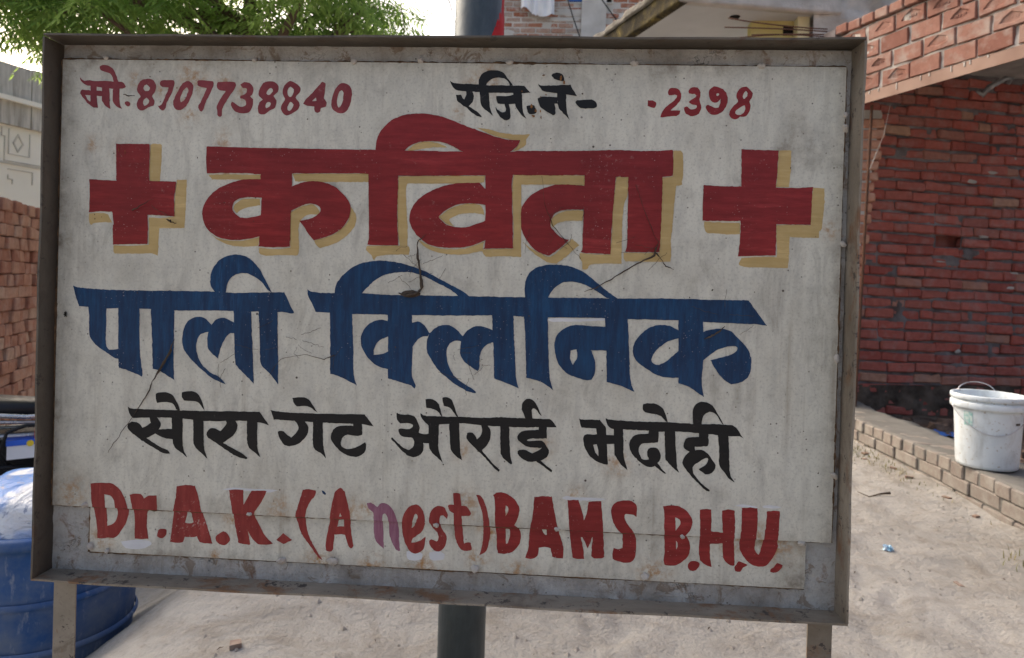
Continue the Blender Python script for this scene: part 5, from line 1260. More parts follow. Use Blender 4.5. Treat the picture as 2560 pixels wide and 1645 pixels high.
  '5742,1851c 5811,1859 5881,1838 5928,1804 5964,1736 6003,1595c 5967,1634 5932,1678 5862,1709 5758,1723c 5750,1785',
  '5995,1886c 6052,1897 6110,1879 6152,1824 6195,1722 6238,1599c 6197,1631 6167,1676 6114,1736 6021,1764c 6002,1829',
  '6372,1330 6382,1370 6434,1384 6486,1357 6531,1285c 6572,1327 6605,1397 6585,1498c 6670,1507c 6718,1447 6732,1356 6711,1264 6657,1171 6607,1129c 6684,1035 6778,937 6883,844c 6866,821 6838,837 6756,913 6638,1033 6532,1126 6415,1240 6379,1285',
  '6870,1510c 7006,1504c 7013,1265 7030,1095 7062,949c 7040,937 6982,980 6923,1023 6885,1089c',
  '7438,1510c 7554,1515c 7561,1345c 7426,1334 7335,1330 7279,1311 7280,1288 7381,1301 7494,1302 7553,1243 7595,1165 7591,1097 7536,1043 7480,1013c 7573,937 7654,878c 7649,852 7620,854 7528,924 7413,998c 7322,989 7231,1013 7161,1067 7136,1134 7192,1159 7261,1151 7353,1109c 7431,1147 7492,1195c 7384,1196 7293,1203 7201,1250 7131,1316 7135,1373 7185,1426 7286,1449 7439,1465c',
  '7248,1610c 7206,1694 7180,1784 7190,1852 7250,1913 7330,1903 7388,1848 7436,1759 7478,1665c 7426,1714 7396,1758 7351,1773 7329,1744 7344,1614c',
 ]),
 ('painted_word', 'black Hindi district name, last word of its row', 'black', [
  '8031,1665c 8056,1642 8308,1646 8336,1637 8410,1551 8427,1513 8430,1425c 8545,1430c 8676,1435c 8679,1303c 8445,1293c 8454,1172 8470,994c 8404,993 8304,1033 8203,1106 8135,1203 8098,1323 8102,1384 8150,1425 8293,1430c 8279,1518c 8180,1520 8070,1521c 8041,1597;8245,1274c 8297,1289c 8321,1200 8324,1111c 8278,1165',
  '8536,1529c 8673,1534c 8685,1292 8696,1127 8756,921c 8667,994 8599,1079 8559,1133c',
  '8415,1678c 8450,1658 8582,1650 8909,1643 9344,1649 9722,1643 10099,1649 10255,1642c 10326,1580 10372,1505 10416,1452c 10351,1482 10190,1481c 9996,1495 9780,1508 9423,1521 9185,1506 9044,1514 8684,1518 8526,1517c 8465,1548 8430,1602',
  '8951,1903c 9010,1913 9108,1917 9185,1890 9246,1843 9281,1768 9317,1643c 9278,1669 9222,1732 9156,1757 9080,1765 8981,1789 8947,1842',
  '9049,1522c 9185,1517c 9189,1368 9157,1345 9027,1334 8952,1320 8915,1269 8911,1203 8941,1127 8980,1090 9062,1099c 9038,1142 9031,1208 9052,1253 9116,1275 9182,1258 9222,1194 9229,1117 9188,1050c 9244,975 9317,896c 9290,900 9224,941 9146,1004c 9103,985 9038,988 8960,1029 8871,1102 8797,1198 8769,1296 8781,1362 8818,1419 8893,1455 9045,1475c',
  '9272,1526c 9428,1532c 9440,1324 9456,1160 9472,996 9506,921c 9440,962 9373,1025 9300,1098c',
  '9688,1636c 9671,1739 9673,1849 9714,1927 9788,1968 9875,1961 9951,1914 10019,1818 10075,1722 10126,1637c 10076,1690 10031,1764 9976,1811 9911,1825 9847,1790 9812,1723 9803,1640c',
  '9769,1524c 9904,1508c 9909,1355 9872,1320 9716,1308c 9718,1259c 9809,1268 9886,1233 9952,1159 10015,1058 10001,975 9938,918 9874,915 9830,946 9780,982c 9838,1023 9891,1069 9915,1136 9877,1151 9793,1098 9729,1051 9693,1006c 9701,929 9757,855 9846,760 9945,694c 9946,666 9902,675 9803,758 9692,863 9602,969 9551,1043 9550,1098 9585,1176 9643,1234c 9571,1275 9554,1318 9568,1395 9620,1441 9771,1453c',
  '10033,1535c 10189,1508c 10206,1301 10218,1083 10233,931 10301,814c 10230,854 10163,939 10097,1012 10073,1077c 10060,1350',
 ]),
 ('painted_word', 'red Latin title and initials of the doctor', 'brick', [
  '604,351c 655,370 909,381 1012,337 1099,251 1170,107 1204,-39 1177,-188 1097,-339 998,-459 863,-474 761,-490 710,-481c 696,-260 628,65;825,205c 914,193 984,114 994,17 1030,-64 1008,-179 959,-247 866,-285c 853,-88',
  '1221,215c 1285,235 1403,235 1455,169c 1521,213 1652,227c 1665,-1c 1527,-15 1495,-58c 1492,-271 1522,-457c 1421,-467 1302,-460c 1295,-149 1255,94',
  '1703,-293 1804,-304 1797,-378 1740,-438 1655,-410 1670,-343',
  '1962,380c 2104,403 2251,398c 2309,225 2356,16 2437,-208 2527,-480c 2411,-478 2327,-466c 2283,-382c 2191,-399 2091,-396c 2068,-479c 1976,-495 1862,-484c 1887,-284 1914,-22 1950,208;2131,-19c 2182,-17c 2227,-169c 2169,-189 2094,-176c',
  '2689,-285 2765,-322 2800,-418 2711,-495 2610,-460 2575,-372',
  '2780,360c 2887,373 3003,371c 3009,144c 3128,360c 3251,374 3364,371c 3289,206 3194,56 3171,-10c 3266,-184 3353,-325 3471,-433c 3372,-454 3240,-452c 3156,-384 3078,-258c 3117,-467c 3025,-463 2934,-447c 2887,-235 2838,39',
  '3623,-268c 3765,-361c 3636,-432c 3519,-374c',
  '3917,416c 4007,429 4118,414c 4115,349 4029,224 3975,77 3972,-101 4026,-292 4129,-480 4240,-644c 4165,-591 4029,-421 3911,-265 3849,-107 3813,20 3865,216',
 ]),
 ('painted_word', 'red Latin qualification in brackets', 'brick', [
  '4410,407c 4491,472 4561,414c 4606,254 4653,53 4658,-137 4707,-406c 4680,-441 4639,-423 4594,-303 4572,-243c 4482,-240 4414,-251c 4403,-367 4399,-462c 4366,-504 4304,-501 4282,-468 4291,-304 4327,-99 4361,174;4483,-17c 4552,-13c 4559,-115c 4452,-120c;4501,93c 4527,44c 4483,38c',
  '5603,273 5684,264 5755,173 5785,53 5775,-55 5723,-152 5604,-246c 5585,-307 5686,-289 5753,-245 5799,-209c 5789,-324 5758,-420 5651,-473 5554,-430 5483,-299 5437,-126 5446,50 5496,187;5640,140 5675,102 5663,47 5625,-49 5586,-91 5602,44',
  '6128,137c 6116,82c 6054,127 6014,118 6002,50 6032,-70 6089,-147 6118,-227 6094,-336 6042,-405 5961,-423 5878,-360 5849,-281 5888,-245 5957,-275 5990,-233 5967,-140 5883,-50 5846,43 5870,178 5929,248 6009,272 6078,242',
  '6193,462c 6246,478 6301,467c 6326,287c 6400,284 6477,180c 6444,145 6337,133c 6349,-67 6376,-281c 6442,-264 6476,-269c 6492,-369 6419,-393 6338,-377 6268,-273 6229,-114 6215,168c 6146,205 6124,271 6157,299 6211,295c',
  '6543,458c 6597,454 6652,390 6711,232 6749,46 6761,-141 6714,-371 6609,-450c 6645,-308 6660,-119 6654,82 6623,254 6572,373',
 ]),
 ('painted_letter', 'washed out mauve letter in the bottom row', 'mauve', [
  '4901,261c 4962,270 5004,245 5060,207c 5099,257 5167,273 5236,243 5306,165 5357,46 5389,-128 5401,-316 5419,-444c 5364,-433 5293,-322 5248,-189 5237,-27 5213,80c 5178,118 5145,90 5140,8 5159,-193 5166,-423c 5089,-359 5032,-281 5008,-147 5009,70 4986,136 4923,187',
 ]),
 ('paint_drip', 'small blue paint drip', 'blue', [
  '4210,419c 4244,411 4276,374 4260,353 4229,372',
 ]),
 ('painted_word', 'red Latin degree of four capitals', 'red', [
  '6794,468c 6837,505 6913,515 7012,489 7112,417 7180,322 7192,258 7173,159 7122,36c 7178,-4 7219,-90 7216,-199 7176,-299 7091,-379 6983,-409 6884,-401c 6865,-293 6860,-129 6834,22 6828,251 6818,392;6984,324c 7017,304 7024,239 6983,160c;6994,-35c 7043,-33 7061,-108 7032,-241 7000,-253c',
  '7403,469c 7533,486 7663,486c 7701,292 7757,35 7822,-157 7858,-297 7851,-438c 7776,-431 7694,-414c 7663,-290c 7577,-278 7490,-294c 7472,-414 7376,-463 7294,-451c 7338,-269 7352,-18 7389,223;7525,-9c 7590,5c 7604,-87c 7571,-88',
  '7891,448c 8052,455c 8111,290 8141,162c 8176,261 8198,430c 8289,448 8385,449c 8407,250 8430,3 8447,-213 8457,-374c 8421,-403 8313,-404 8264,-374c 8271,-222 8283,-97c 8267,-97c 8238,-202 8207,-268c 8167,-173 8127,-99c 8106,-105c 8136,-228 8164,-422c 8067,-427 7996,-414c 7964,-237 7930,32 7912,270',
  '8904,242c 8861,272 8754,283 8728,255 8752,180 8813,86 8868,24 8915,-114 8911,-330 8860,-429 8765,-450 8668,-434 8581,-401c 8574,-325 8593,-238c 8652,-251 8716,-232 8718,-145 8710,-27 8655,25 8588,119 8541,246 8538,354 8600,443 8748,482 8855,460 8905,403 8911,317',
 ]),
 ('painted_word', 'red Latin university initials with full stops', 'red', [
  '9289,423c 9432,440 9550,416 9642,348 9710,246 9713,167 9677,73 9627,4c 9674,-59 9696,-150 9693,-256 9637,-351 9510,-444 9419,-455 9335,-449c 9320,-381 9334,-222 9314,42 9306,305;9466,267c 9529,237 9544,172 9475,69c;9493,-88c 9520,-133 9509,-199 9497,-213c',
  '9742,-368 9820,-381 9847,-419 9791,-508 9707,-512 9673,-455 9691,-395',
  '9816,395c 9887,409 9977,406c 9989,233 9987,88c 10155,76c 10134,345 10139,398c 10222,417 10313,406c 10327,157 10326,-40 10347,-393c 10325,-414 10247,-386 10179,-297 10163,-87c 10070,-105 9983,-110c 9992,-293 10016,-450c 9924,-415 9845,-354c 9827,-197 9830,-65 9828,199',
  '10400,-341 10465,-361 10530,-390 10467,-433 10430,-494 10353,-485 10345,-433 10369,-392',
  '10414,447c 10530,458 10639,454c 10646,238 10639,41 10626,-156 10686,-238c 10726,-98 10758,113 10775,415c 10864,429 10960,423c 10954,188 10942,-35 10956,-87 10897,-247 10787,-390 10620,-392 10502,-307 10414,-167 10409,-9 10421,227',
  '10951,-336 11029,-371 11005,-425 10956,-473 10866,-478 10858,-439 10902,-404',
 ]),
 ('touch_up_paint', 'strip of fresh white paint', 'fresh', [
  '2672,364c 2854,399 3119,395 3383,396 3548,387c 3384,348 3120,360 2855,351',
  '7809,471c 7878,507 8008,491 8223,496 8464,491c 8374,460 8117,448 7880,447',
  '10304,478c 10413,500 10593,485 10645,461c 10491,460 10388,462',
  '10708,490c 10810,508 10939,494 10978,477c 10850,457 10735,465',
  '7530,3100c 7717,3122 7999,3115 8360,3150c 8368,3111 8156,3089 7813,3070 7562,3067',
  '1084,-520c 1303,-484 1539,-489 1574,-544c 1408,-618 1171,-614',
  '5514,-446c 5663,-438 5759,-474 5741,-556c 5613,-582 5530,-553',
  '5860,-442c 5988,-422 6090,-457 6072,-538c 5938,-566 5869,-535',
 ]),
]
# ------------------------------------------------------------------ the clinic board
SX, SY, SZ = -0.7554, 1.00368, 0.6887         # lower left corner of the main sheet
SW, SH = 1.1700, 0.6847
sign = thing('sign_board', 'white hand painted clinic sign board with red, blue and black lettering in a metal frame', 'sign', (SX, SY, 0))
def W2(p): return (p[0] - SX, p[1] - SY, p[2])
def sheet_grid(w, h, nx_, nz_, ox, oz, y, masks):
    X, Z = np.meshgrid(np.linspace(0, w, nx_), np.linspace(0, h, nz_), indexing='ij')
    V = np.stack([X + ox, np.full_like(X, y), Z + oz], -1).reshape(-1, 3)
    id_ = np.arange(nx_ * nz_).reshape(nx_, nz_)
    F = np.stack([id_[:-1, :-1], id_[1:, :-1], id_[1:, 1:], id_[:-1, 1:]], -1).reshape(-1, 4)
    # thickness: rim going back 1.4 mm
    rim = list(id_[:, 0]) + list(id_[-1, 1:]) + list(id_[-2::-1, -1]) + list(id_[0, -2:0:-1])
    n0 = len(V); V2 = V[rim].copy(); V2[:, 1] += 0.0014
    V = np.concatenate([V, V2]); F = F.tolist(); k = len(rim)
    for i in range(k): F.append((int(rim[i]), int(n0 + i), int(n0 + (i + 1) % k), int(rim[(i + 1) % k])))
    me = bpy.data.meshes.new('sheet'); me.from_pydata(V.tolist(), [], F); me.materials.append(M['enamel'])
    for nm_, fn_ in masks.items():
        a = np.zeros(len(V), np.float32); a[:n0] = np.clip(fn_(X, Z), 0, 1).reshape(-1)
        at_ = me.attributes.new(nm_, 'FLOAT', 'POINT'); at_.data.foreach_set('value', a)
    return me
RS = [(0.115, 0.655, 0.010), (0.20, 0.662, 0.016), (0.215, 0.650, 0.012), (0.255, 0.655, 0.010), (0.185, 0.63, 0.010), (0.155, 0.64, 0.009), (0.285, 0.635, 0.012), (0.20, 0.602, 0.012),
      (0.63, 0.655, 0.012), (0.655, 0.668, 0.014), (0.66, 0.648, 0.010), (0.61, 0.612, 0.008), (0.05, 0.555, 0.010), (0.098, 0.545, 0.014), (0.255, 0.565, 0.012), (0.26, 0.515, 0.012),
      (0.355, 0.012, 0.016), (0.46, 0.008, 0.020), (0.49, 0.018, 0.010), (0.64, 0.03, 0.020), (0.70, 0.012, 0.014), (0.80, 0.05, 0.012), (0.31, 0.006, 0.012), (1.06, 0.006, 0.02), (0.03, 0.02, 0.02), (1.155, 0.45, 0.012), (0.63, 0.11, 0.012), (0.86, 0.10, 0.016), (0.75, 0.12, 0.014)]
def m_rust(X, Z):
    r = np.zeros_like(X)
    for (a, b, c) in RS: r += np.exp(-(((X - a) / c) ** 2 + ((Z - b) / (c * 1.15)) ** 2))
    return r * 0.85
def m_grime(X, Z):
    n1 = fbm(X * 22 + 9, Z * 22 + 9, 71, 5); n2 = fbm(X * 60 + 5, Z * 14 + 3, 72, 4)
    g = 0.55 * np.exp(-X / 0.020) * (0.4 + 1.2 * n1) + 0.50 * np.exp(-(SH - Z) / 0.016) * (0.3 + 1.3 * n1) + 0.40 * np.exp(-(SW - X) / 0.018) * (0.3 + 1.2 * n1) + 0.30 * np.exp(-Z / 0.012) * (0.2 + 1.4 * n1)
    # smudges in the corner by the short number and drips
    for (a, b, sx_, sz_, k) in [(1.085, 0.555, 0.012, 0.03, 0.9), (1.12, 0.56, 0.01, 0.02, 0.7), (1.10, 0.60, 0.02, 0.05, 0.35), (1.03, 0.21, 0.006, 0.03, 0.6), (0.12, 0.535, 0.002, 0.02, 1.0), (0.103, 0.54, 0.002, 0.015, 0.9), (0.055, 0.05, 0.02, 0.03, 0.4), (0.98, 0.60, 0.05, 0.05, 0.18), (0.75, 0.13, 0.06, 0.02, 0.15), (0.5, 0.3, 0.05, 0.03, 0.12), (1.09, 0.3, 0.05, 0.12, 0.15)]:
        g += k * np.exp(-(((X - a) / sx_) ** 2 + ((Z - b) / sz_) ** 2)) * (0.3 + 1.3 * n2)
    g += 0.22 * np.clip((n1 - 0.55) * 5, 0, 1) + 0.16 * np.clip((n2 - 0.56) * 6, 0, 1)
    return g
sheet = link('sheet', sheet_grid(SW, SH, 470, 275, 0, SZ, 0, {'rust': m_rust, 'grime': m_grime}), sign)
# lower strip, tucked 2 mm behind the main sheet
LX0, LX1, LZ0 = 0.0585, 1.135, 0.6190
def m_rust2(X, Z):
    r = np.zeros_like(X)
    for a, b, c in [(0.23, 0.062, 0.018), (0.25, 0.05, 0.014), (0.36, 0.005, 0.02), (0.20, 0.004, 0.01), (0.52, 0.008, 0.02), (0.62, 0.062, 0.02), (0.60, 0.02, 0.016), (0.86, 0.012, 0.022), (0.97, 0.06, 0.02), (1.03, 0.062, 0.03), (0.02, 0.02, 0.02), (0.66, 0.003, 0.02), (0.44, 0.004, 0.018)]:
        r += np.exp(-(((X - a) / c) ** 2 + ((Z - b) / (c * 0.8)) ** 2))
    return r
def m_grime2(X, Z):
    n1 = fbm(X * 30 + 3, Z * 30 + 7, 81, 5)
    g = 0.55 * np.exp(-(0.0697 - Z) / 0.012) * (0.3 + 1.2 * n1) + 0.35 * np.exp(-Z / 0.010) * (0.3 + 1.2 * n1) + 0.6 * np.exp(-(LX1 - LX0 - X) / 0.05) * (0.2 + 1.5 * n1) + 0.5 * np.exp(-X / 0.012) * n1
    return g + 0.3 * np.clip((n1 - 0.52) * 5, 0, 1)
strip = link('lower_strip', sheet_grid(LX1 - LX0, SZ + 0.012 - LZ0, 430, 34, LX0, LZ0, 0.0030, {'rust': m_rust2, 'grime': m_grime2}), sign)

# frame: flange lying behind the sheets, lips standing forward, legs
FX0, FX1, FZ1, FZ0 = -0.0036, 1.1795, 1.3990, 0.5880      # inner faces of the lips (x in board space, z in world)
LT, LD = 0.003, 0.0325                                     # lip thickness and forward depth
def rough_plate(x0, x1, z0, z1, y, amp, seed, step=0.004):
    nx_ = max(2, int((x1 - x0) / step) + 1); nz_ = max(2, int((z1 - z0) / step) + 1)
    X, Z = np.meshgrid(np.linspace(x0, x1, nx_), np.linspace(z0, z1, nz_), indexing='ij')
    Y = y - np.clip(fbm(X * 45 + 11, Z * 45 + 11, seed, 5) - 0.46, 0, 1) * amp
    id_ = np.arange(nx_ * nz_).reshape(nx_, nz_)
    F = np.stack([id_[:-1, :-1], id_[1:, :-1], id_[1:, 1:], id_[:-1, 1:]], -1).reshape(-1, 4)
    return np.stack([X, Y, Z], -1).reshape(-1, 3).tolist(), F.tolist()
obj('flange', rough_plate(FX0, FX1, SZ + SH - 0.012, FZ1, 0.0075, 0.006, 91), M['peeling'], sign, True)
obj('flange', rough_plate(FX0, FX1, FZ0, LZ0 + 0.010, 0.0080, 0.007, 92), M['peeling'], sign, True)
obj('flange', rough_plate(FX0, LX0 + 0.010, LZ0 + 0.0102, SZ + SH - 0.0122, 0.0078, 0.007, 93), M['peeling'], sign, True)
obj('flange', rough_plate(LX1 - 0.012, FX1, LZ0 + 0.0102, SZ + SH - 0.0122, 0.0078, 0.007, 94), M['peeling'], sign, True)
obj('back_plate', MB().box(FX0 - LT, FX1 + LT, 0.0105, 0.013, FZ0 - LT, FZ1 + LT).vf, M['peeling'], sign)
def wavy_rail(a, b, inner, outer, seed):
    """a lip: strip from back edge to front edge with slight dents; a,b end points along its length (x,z)"""
    n_ = 60; V = []; F = []; rr = random.Random(seed); ph = rr.uniform(0, 6)
    for i in range(n_):
        t = i / (n_ - 1); x = a[0] + (b[0] - a[0]) * t; z = a[1] + (b[1] - a[1]) * t
        w = 0.0007 * math.sin(t * 13 + ph) + 0.0005 * math.sin(t * 31 + ph * 2) + rr.uniform(-0.00015, 0.00015)
        for (off, y) in ((0, 0.0105), (0, -LD), (LT, -LD), (LT, 0.0105)):
            k = w if y < 0 else 0
            V.append((x + outer[0] * (off + k), y, z + outer[1] * (off + k)))
    for i in range(n_ - 1):
        for k in range(4): F.append((i * 4 + k, i * 4 + (k + 1) % 4, i * 4 + 4 + (k + 1) % 4, i * 4 + 4 + k))
    F += [(0, 1, 2, 3), tuple((n_ - 1) * 4 + k for k in (3, 2, 1, 0))]
    return V, F
obj('frame_rail', wavy_rail((FX0 - LT, FZ1 - 0.0015), (FX1 + LT, FZ1 + 0.0020), None, (0, 1), 1), M['lip_grime_shade'], sign)
obj('frame_rail', wavy_rail((FX0 - LT, FZ0), (FX1 + LT, FZ0), None, (0, -1), 2), M['lip'], sign)
obj('frame_rail', wavy_rail((FX0, FZ0 + 0.0003), (FX0, FZ1 - 0.0025), None, (-1, 0), 3), M['lip_grime_shade'], sign)
obj('frame_rail', wavy_rail((FX1, FZ0 + 0.0003), (FX1, FZ1 + 0.0010), None, (1, 0), 4), M['lip'], sign)
for x in (FX0 - 0.001, FX1 - 0.034):
    zg = gz(x + SX + 0.02, SY + 0.03) - 0.15
    obj('leg', MB().box(x, x + 0.035, 0.0135, 0.0165, zg, FZ1 - 0.01).box(x if x < 0.5 else x + 0.0315, x + 0.0035 if x < 0.5 else x + 0.035, 0.0167, 0.048, zg, FZ1 - 0.01).vf, M['lip'], sign)
# dirt and rust packed along the seams
def seam(a, b, y, r0, seed):
    r_ = random.Random(seed); L = math.hypot(b[0] - a[0], b[1] - a[1]); n_ = int(L / 0.006) + 2; P = []; RR = []
    ph = r_.uniform(0, 9)
    for i in range(n_):
        t = i / (n_ - 1)
        P.append((a[0] + (b[0] - a[0]) * t + r_.gauss(0, 0.0003), y, a[1] + (b[1] - a[1]) * t + r_.gauss(0, 0.0003)))
        RR.append(r0 * max(0.25, 0.75 + 0.5 * math.sin(i * 0.11 + ph) * math.sin(i * 0.043 + 2 * ph) + r_.gauss(0, 0.2)))
    obj('seam_dirt', MB().tube(P, RR, 5).vf, M['seam'], sign)
seam((0.0, SZ + SH + 0.0006), (SW, SZ + SH + 0.0006), 0.0016, 0.0019, 1)
seam((SW + 0.0006, SZ), (SW + 0.0006, SZ + SH), 0.0016, 0.0019, 2)
seam((0.0, SZ - 0.0004), (LX0, SZ - 0.0004), 0.0020, 0.0018, 3)
seam((LX0, SZ - 0.0004), (LX1 + 0.02, SZ - 0.0004), 0.0026, 0.0013, 4)
seam((LX0 - 0.0005, LZ0), (LX0 - 0.0005, SZ - 0.002), 0.0046, 0.0020, 5)
seam((LX0, LZ0 - 0.0005), (LX1, LZ0 - 0.0005), 0.0046, 0.0016, 6)
seam((-0.002, SZ + 0.0), (-0.002, SZ + SH), 0.0026, 0.0026, 7)
# weld beads / sealed bolt heads along the seams
bead = bmesh.new(); bmesh.ops.create_icosphere(bead, subdivisions=3, radius=1.0); rnd = random.Random(3)
for v_ in bead.verts: v_.co *= 1 + 0.16 * math.sin(v_.co.x * 6 + 1) * math.sin(v_.co.z * 5) + rnd.uniform(-0.07, 0.07)
bmesh_me = bpy.data.meshes.new('weld_bead'); bead.to_mesh(bmesh_me); bead.free(); bmesh_me.materials.append(M['bead'])
bmesh_me.polygons.foreach_set('use_smooth', [True] * len(bmesh_me.polygons))
for (x, z, rx, rz) in [(0.300, SZ + SH + 0.002, 0.006, 0.005), (0.452, SZ + SH + 0.001, 0.008, 0.007), (0.553, SZ + SH + 0.003, 0.007, 0.006), (0.685, SZ + SH + 0.002, 0.009, 0.006), (0.868, SZ + SH + 0.002, 0.009, 0.007), (1.050, SZ + SH + 0.0, 0.008, 0.006), (0.068, SZ + SH + 0.003, 0.006, 0.005),
                       (SW + 0.001, 1.285, 0.006, 0.011), (SW + 0.001, 1.305, 0.005, 0.007), (SW - 0.001, 0.955, 0.006, 0.010), (SW + 0.001, 0.785, 0.007, 0.011), (SW + 0.002, 1.12, 0.004, 0.008),
                       (0.053, SZ + 0.003, 0.010, 0.007), (0.062, 0.628, 0.007, 0.008), (0.088, 0.622, 0.006, 0.004), (0.362, 0.621, 0.011, 0.008), (0.440, 0.624, 0.012, 0.009), (0.655, 0.624, 0.009, 0.008), (0.905, 0.626, 0.010, 0.008), (0.31, SZ + 0.001, 0.007, 0.004), (0.595, SZ - 0.002, 0.009, 0.005), (0.775, SZ + 0.001, 0.006, 0.004), (0.958, SZ - 0.001, 0.006, 0.004), (1.128, SZ - 0.003, 0.008, 0.006)]:
    o = link('weld_bead', bmesh_me, sign, (x, 0.0008, z), (rnd.uniform(-1, 1), 0, rnd.uniform(-1, 1))); o.scale = (rx * 0.72, 0.0036, rz * 0.72)

# ---- lettering: thin paint films; points are tenths of a millimetre from the sheet's lower left corner
def parse(loop):
    out = []
    for tk in loop.split():
        c = tk.endswith('c'); x, y = tk.rstrip('c').split(',')
        out.append((float(x) * 1e-4, float(y) * 1e-4, c))
    return out
def cr(p0, p1, p2, p3, t):
    f = lambda a, b, c, d_: 0.5 * ((2 * b) + (-a + c) * t + (2 * a - 5 * b + 4 * c - d_) * t * t + (-a + 3 * b - 3 * c + d_) * t * t * t)
    return (f(p0[0], p1[0], p2[0], p3[0]), f(p0[1], p1[1], p2[1], p3[1]))
def smooth_loop(pts):
    n_ = len(pts); out = []
    for i in range(n_):
        p1, p2 = pts[i], pts[(i + 1) % n_]; p0, p3 = pts[i - 1], pts[(i + 2) % n_]
        L = math.hypot(p2[0] - p1[0], p2[1] - p1[1]); m = max(2, min(14, int(L / 0.003)))
        if p1[2] and p2[2]:
            for k in range(m): t = k / m; out.append((p1[0] + (p2[0] - p1[0]) * t, p1[1] + (p2[1] - p1[1]) * t))
            continue
        if p1[2]: p0 = p1
        if p2[2]: p3 = p2
        for k in range(m): out.append(cr(p0, p1, p2, p3, k / m))
    return out
jr = random.Random(99)
def rough_edge(loop):
    out = []
    for i, (x, y) in enumerate(loop):
        j = 0.00022
        out.append((x + jr.gauss(0, j), y + jr.gauss(0, j)))
    return out
def paint_mesh(name, shapes, mat, base):
    V = []; F = []
    for si, sh in enumerate(shapes):
        loops = [rough_edge(smooth_loop(parse(l))) for l in sh.split(';')]
        vl = [[Vector((x, y, 0)) for x, y in l] for l in loops]
        tris = tessellate_polygon(vl)
        flat = [p for l in vl for p in l]
        bm = bmesh.new()
        bv = [bm.verts.new(p) for p in flat]
        for t in tris:
            try: bm.faces.new([bv[i] for i in t])
            except ValueError: pass
        h = base + 0.00004 * si
        low = min(p.y for p in flat) < 0.0
        passes = [(True, -h), (False, 0.0030 - h)] if low else [(True, -h)]
        for (upper, yy) in passes:
            b2 = bm.copy()
            if low:
                bmesh.ops.bisect_plane(b2, geom=list(b2.verts) + list(b2.edges) + list(b2.faces), plane_co=(0, 0.0, 0), plane_no=(0, 1, 0), clear_inner=upper, clear_outer=not upper)
            b2.verts.ensure_lookup_table(); off = len(V)
            b2.verts.index_update()
            V.extend([(v.co.x, yy, SZ + v.co.y) for v in b2.verts])
            for f in b2.faces:
                ids = [v.index + off for v in f.verts]
                if f.normal.z > 0: ids = ids
                else: ids = ids[::-1]
                F.append(tuple(ids))
            b2.free()
        bm.free()
    return mesh(name, V, F, mat)
LEVEL = {'yellow': 0.00012, 'fresh': 0.00006}
def split_groups():
    for (a, b, c, s) in LETTERS:
        if a == 'touch_up_paint': yield from ((a, b, c, [q]) for q in s)
        elif b.startswith('red Latin'): yield from (('painted_letter', None, c, [q]) for q in s)
        elif a == 'painted_number': yield from (('painted_digit', None, c, [q]) for q in s)
        else: yield (a, b, c, s)
for (nm_, lb, mt, shapes) in split_groups():
    me = paint_mesh(nm_, shapes, M['p_' + mt], LEVEL.get(mt, 0.0010 if mt == 'red' and nm_ in ('painted_word', 'medical_cross') else 0.00030))
    link(nm_, me, sign, label=lb)

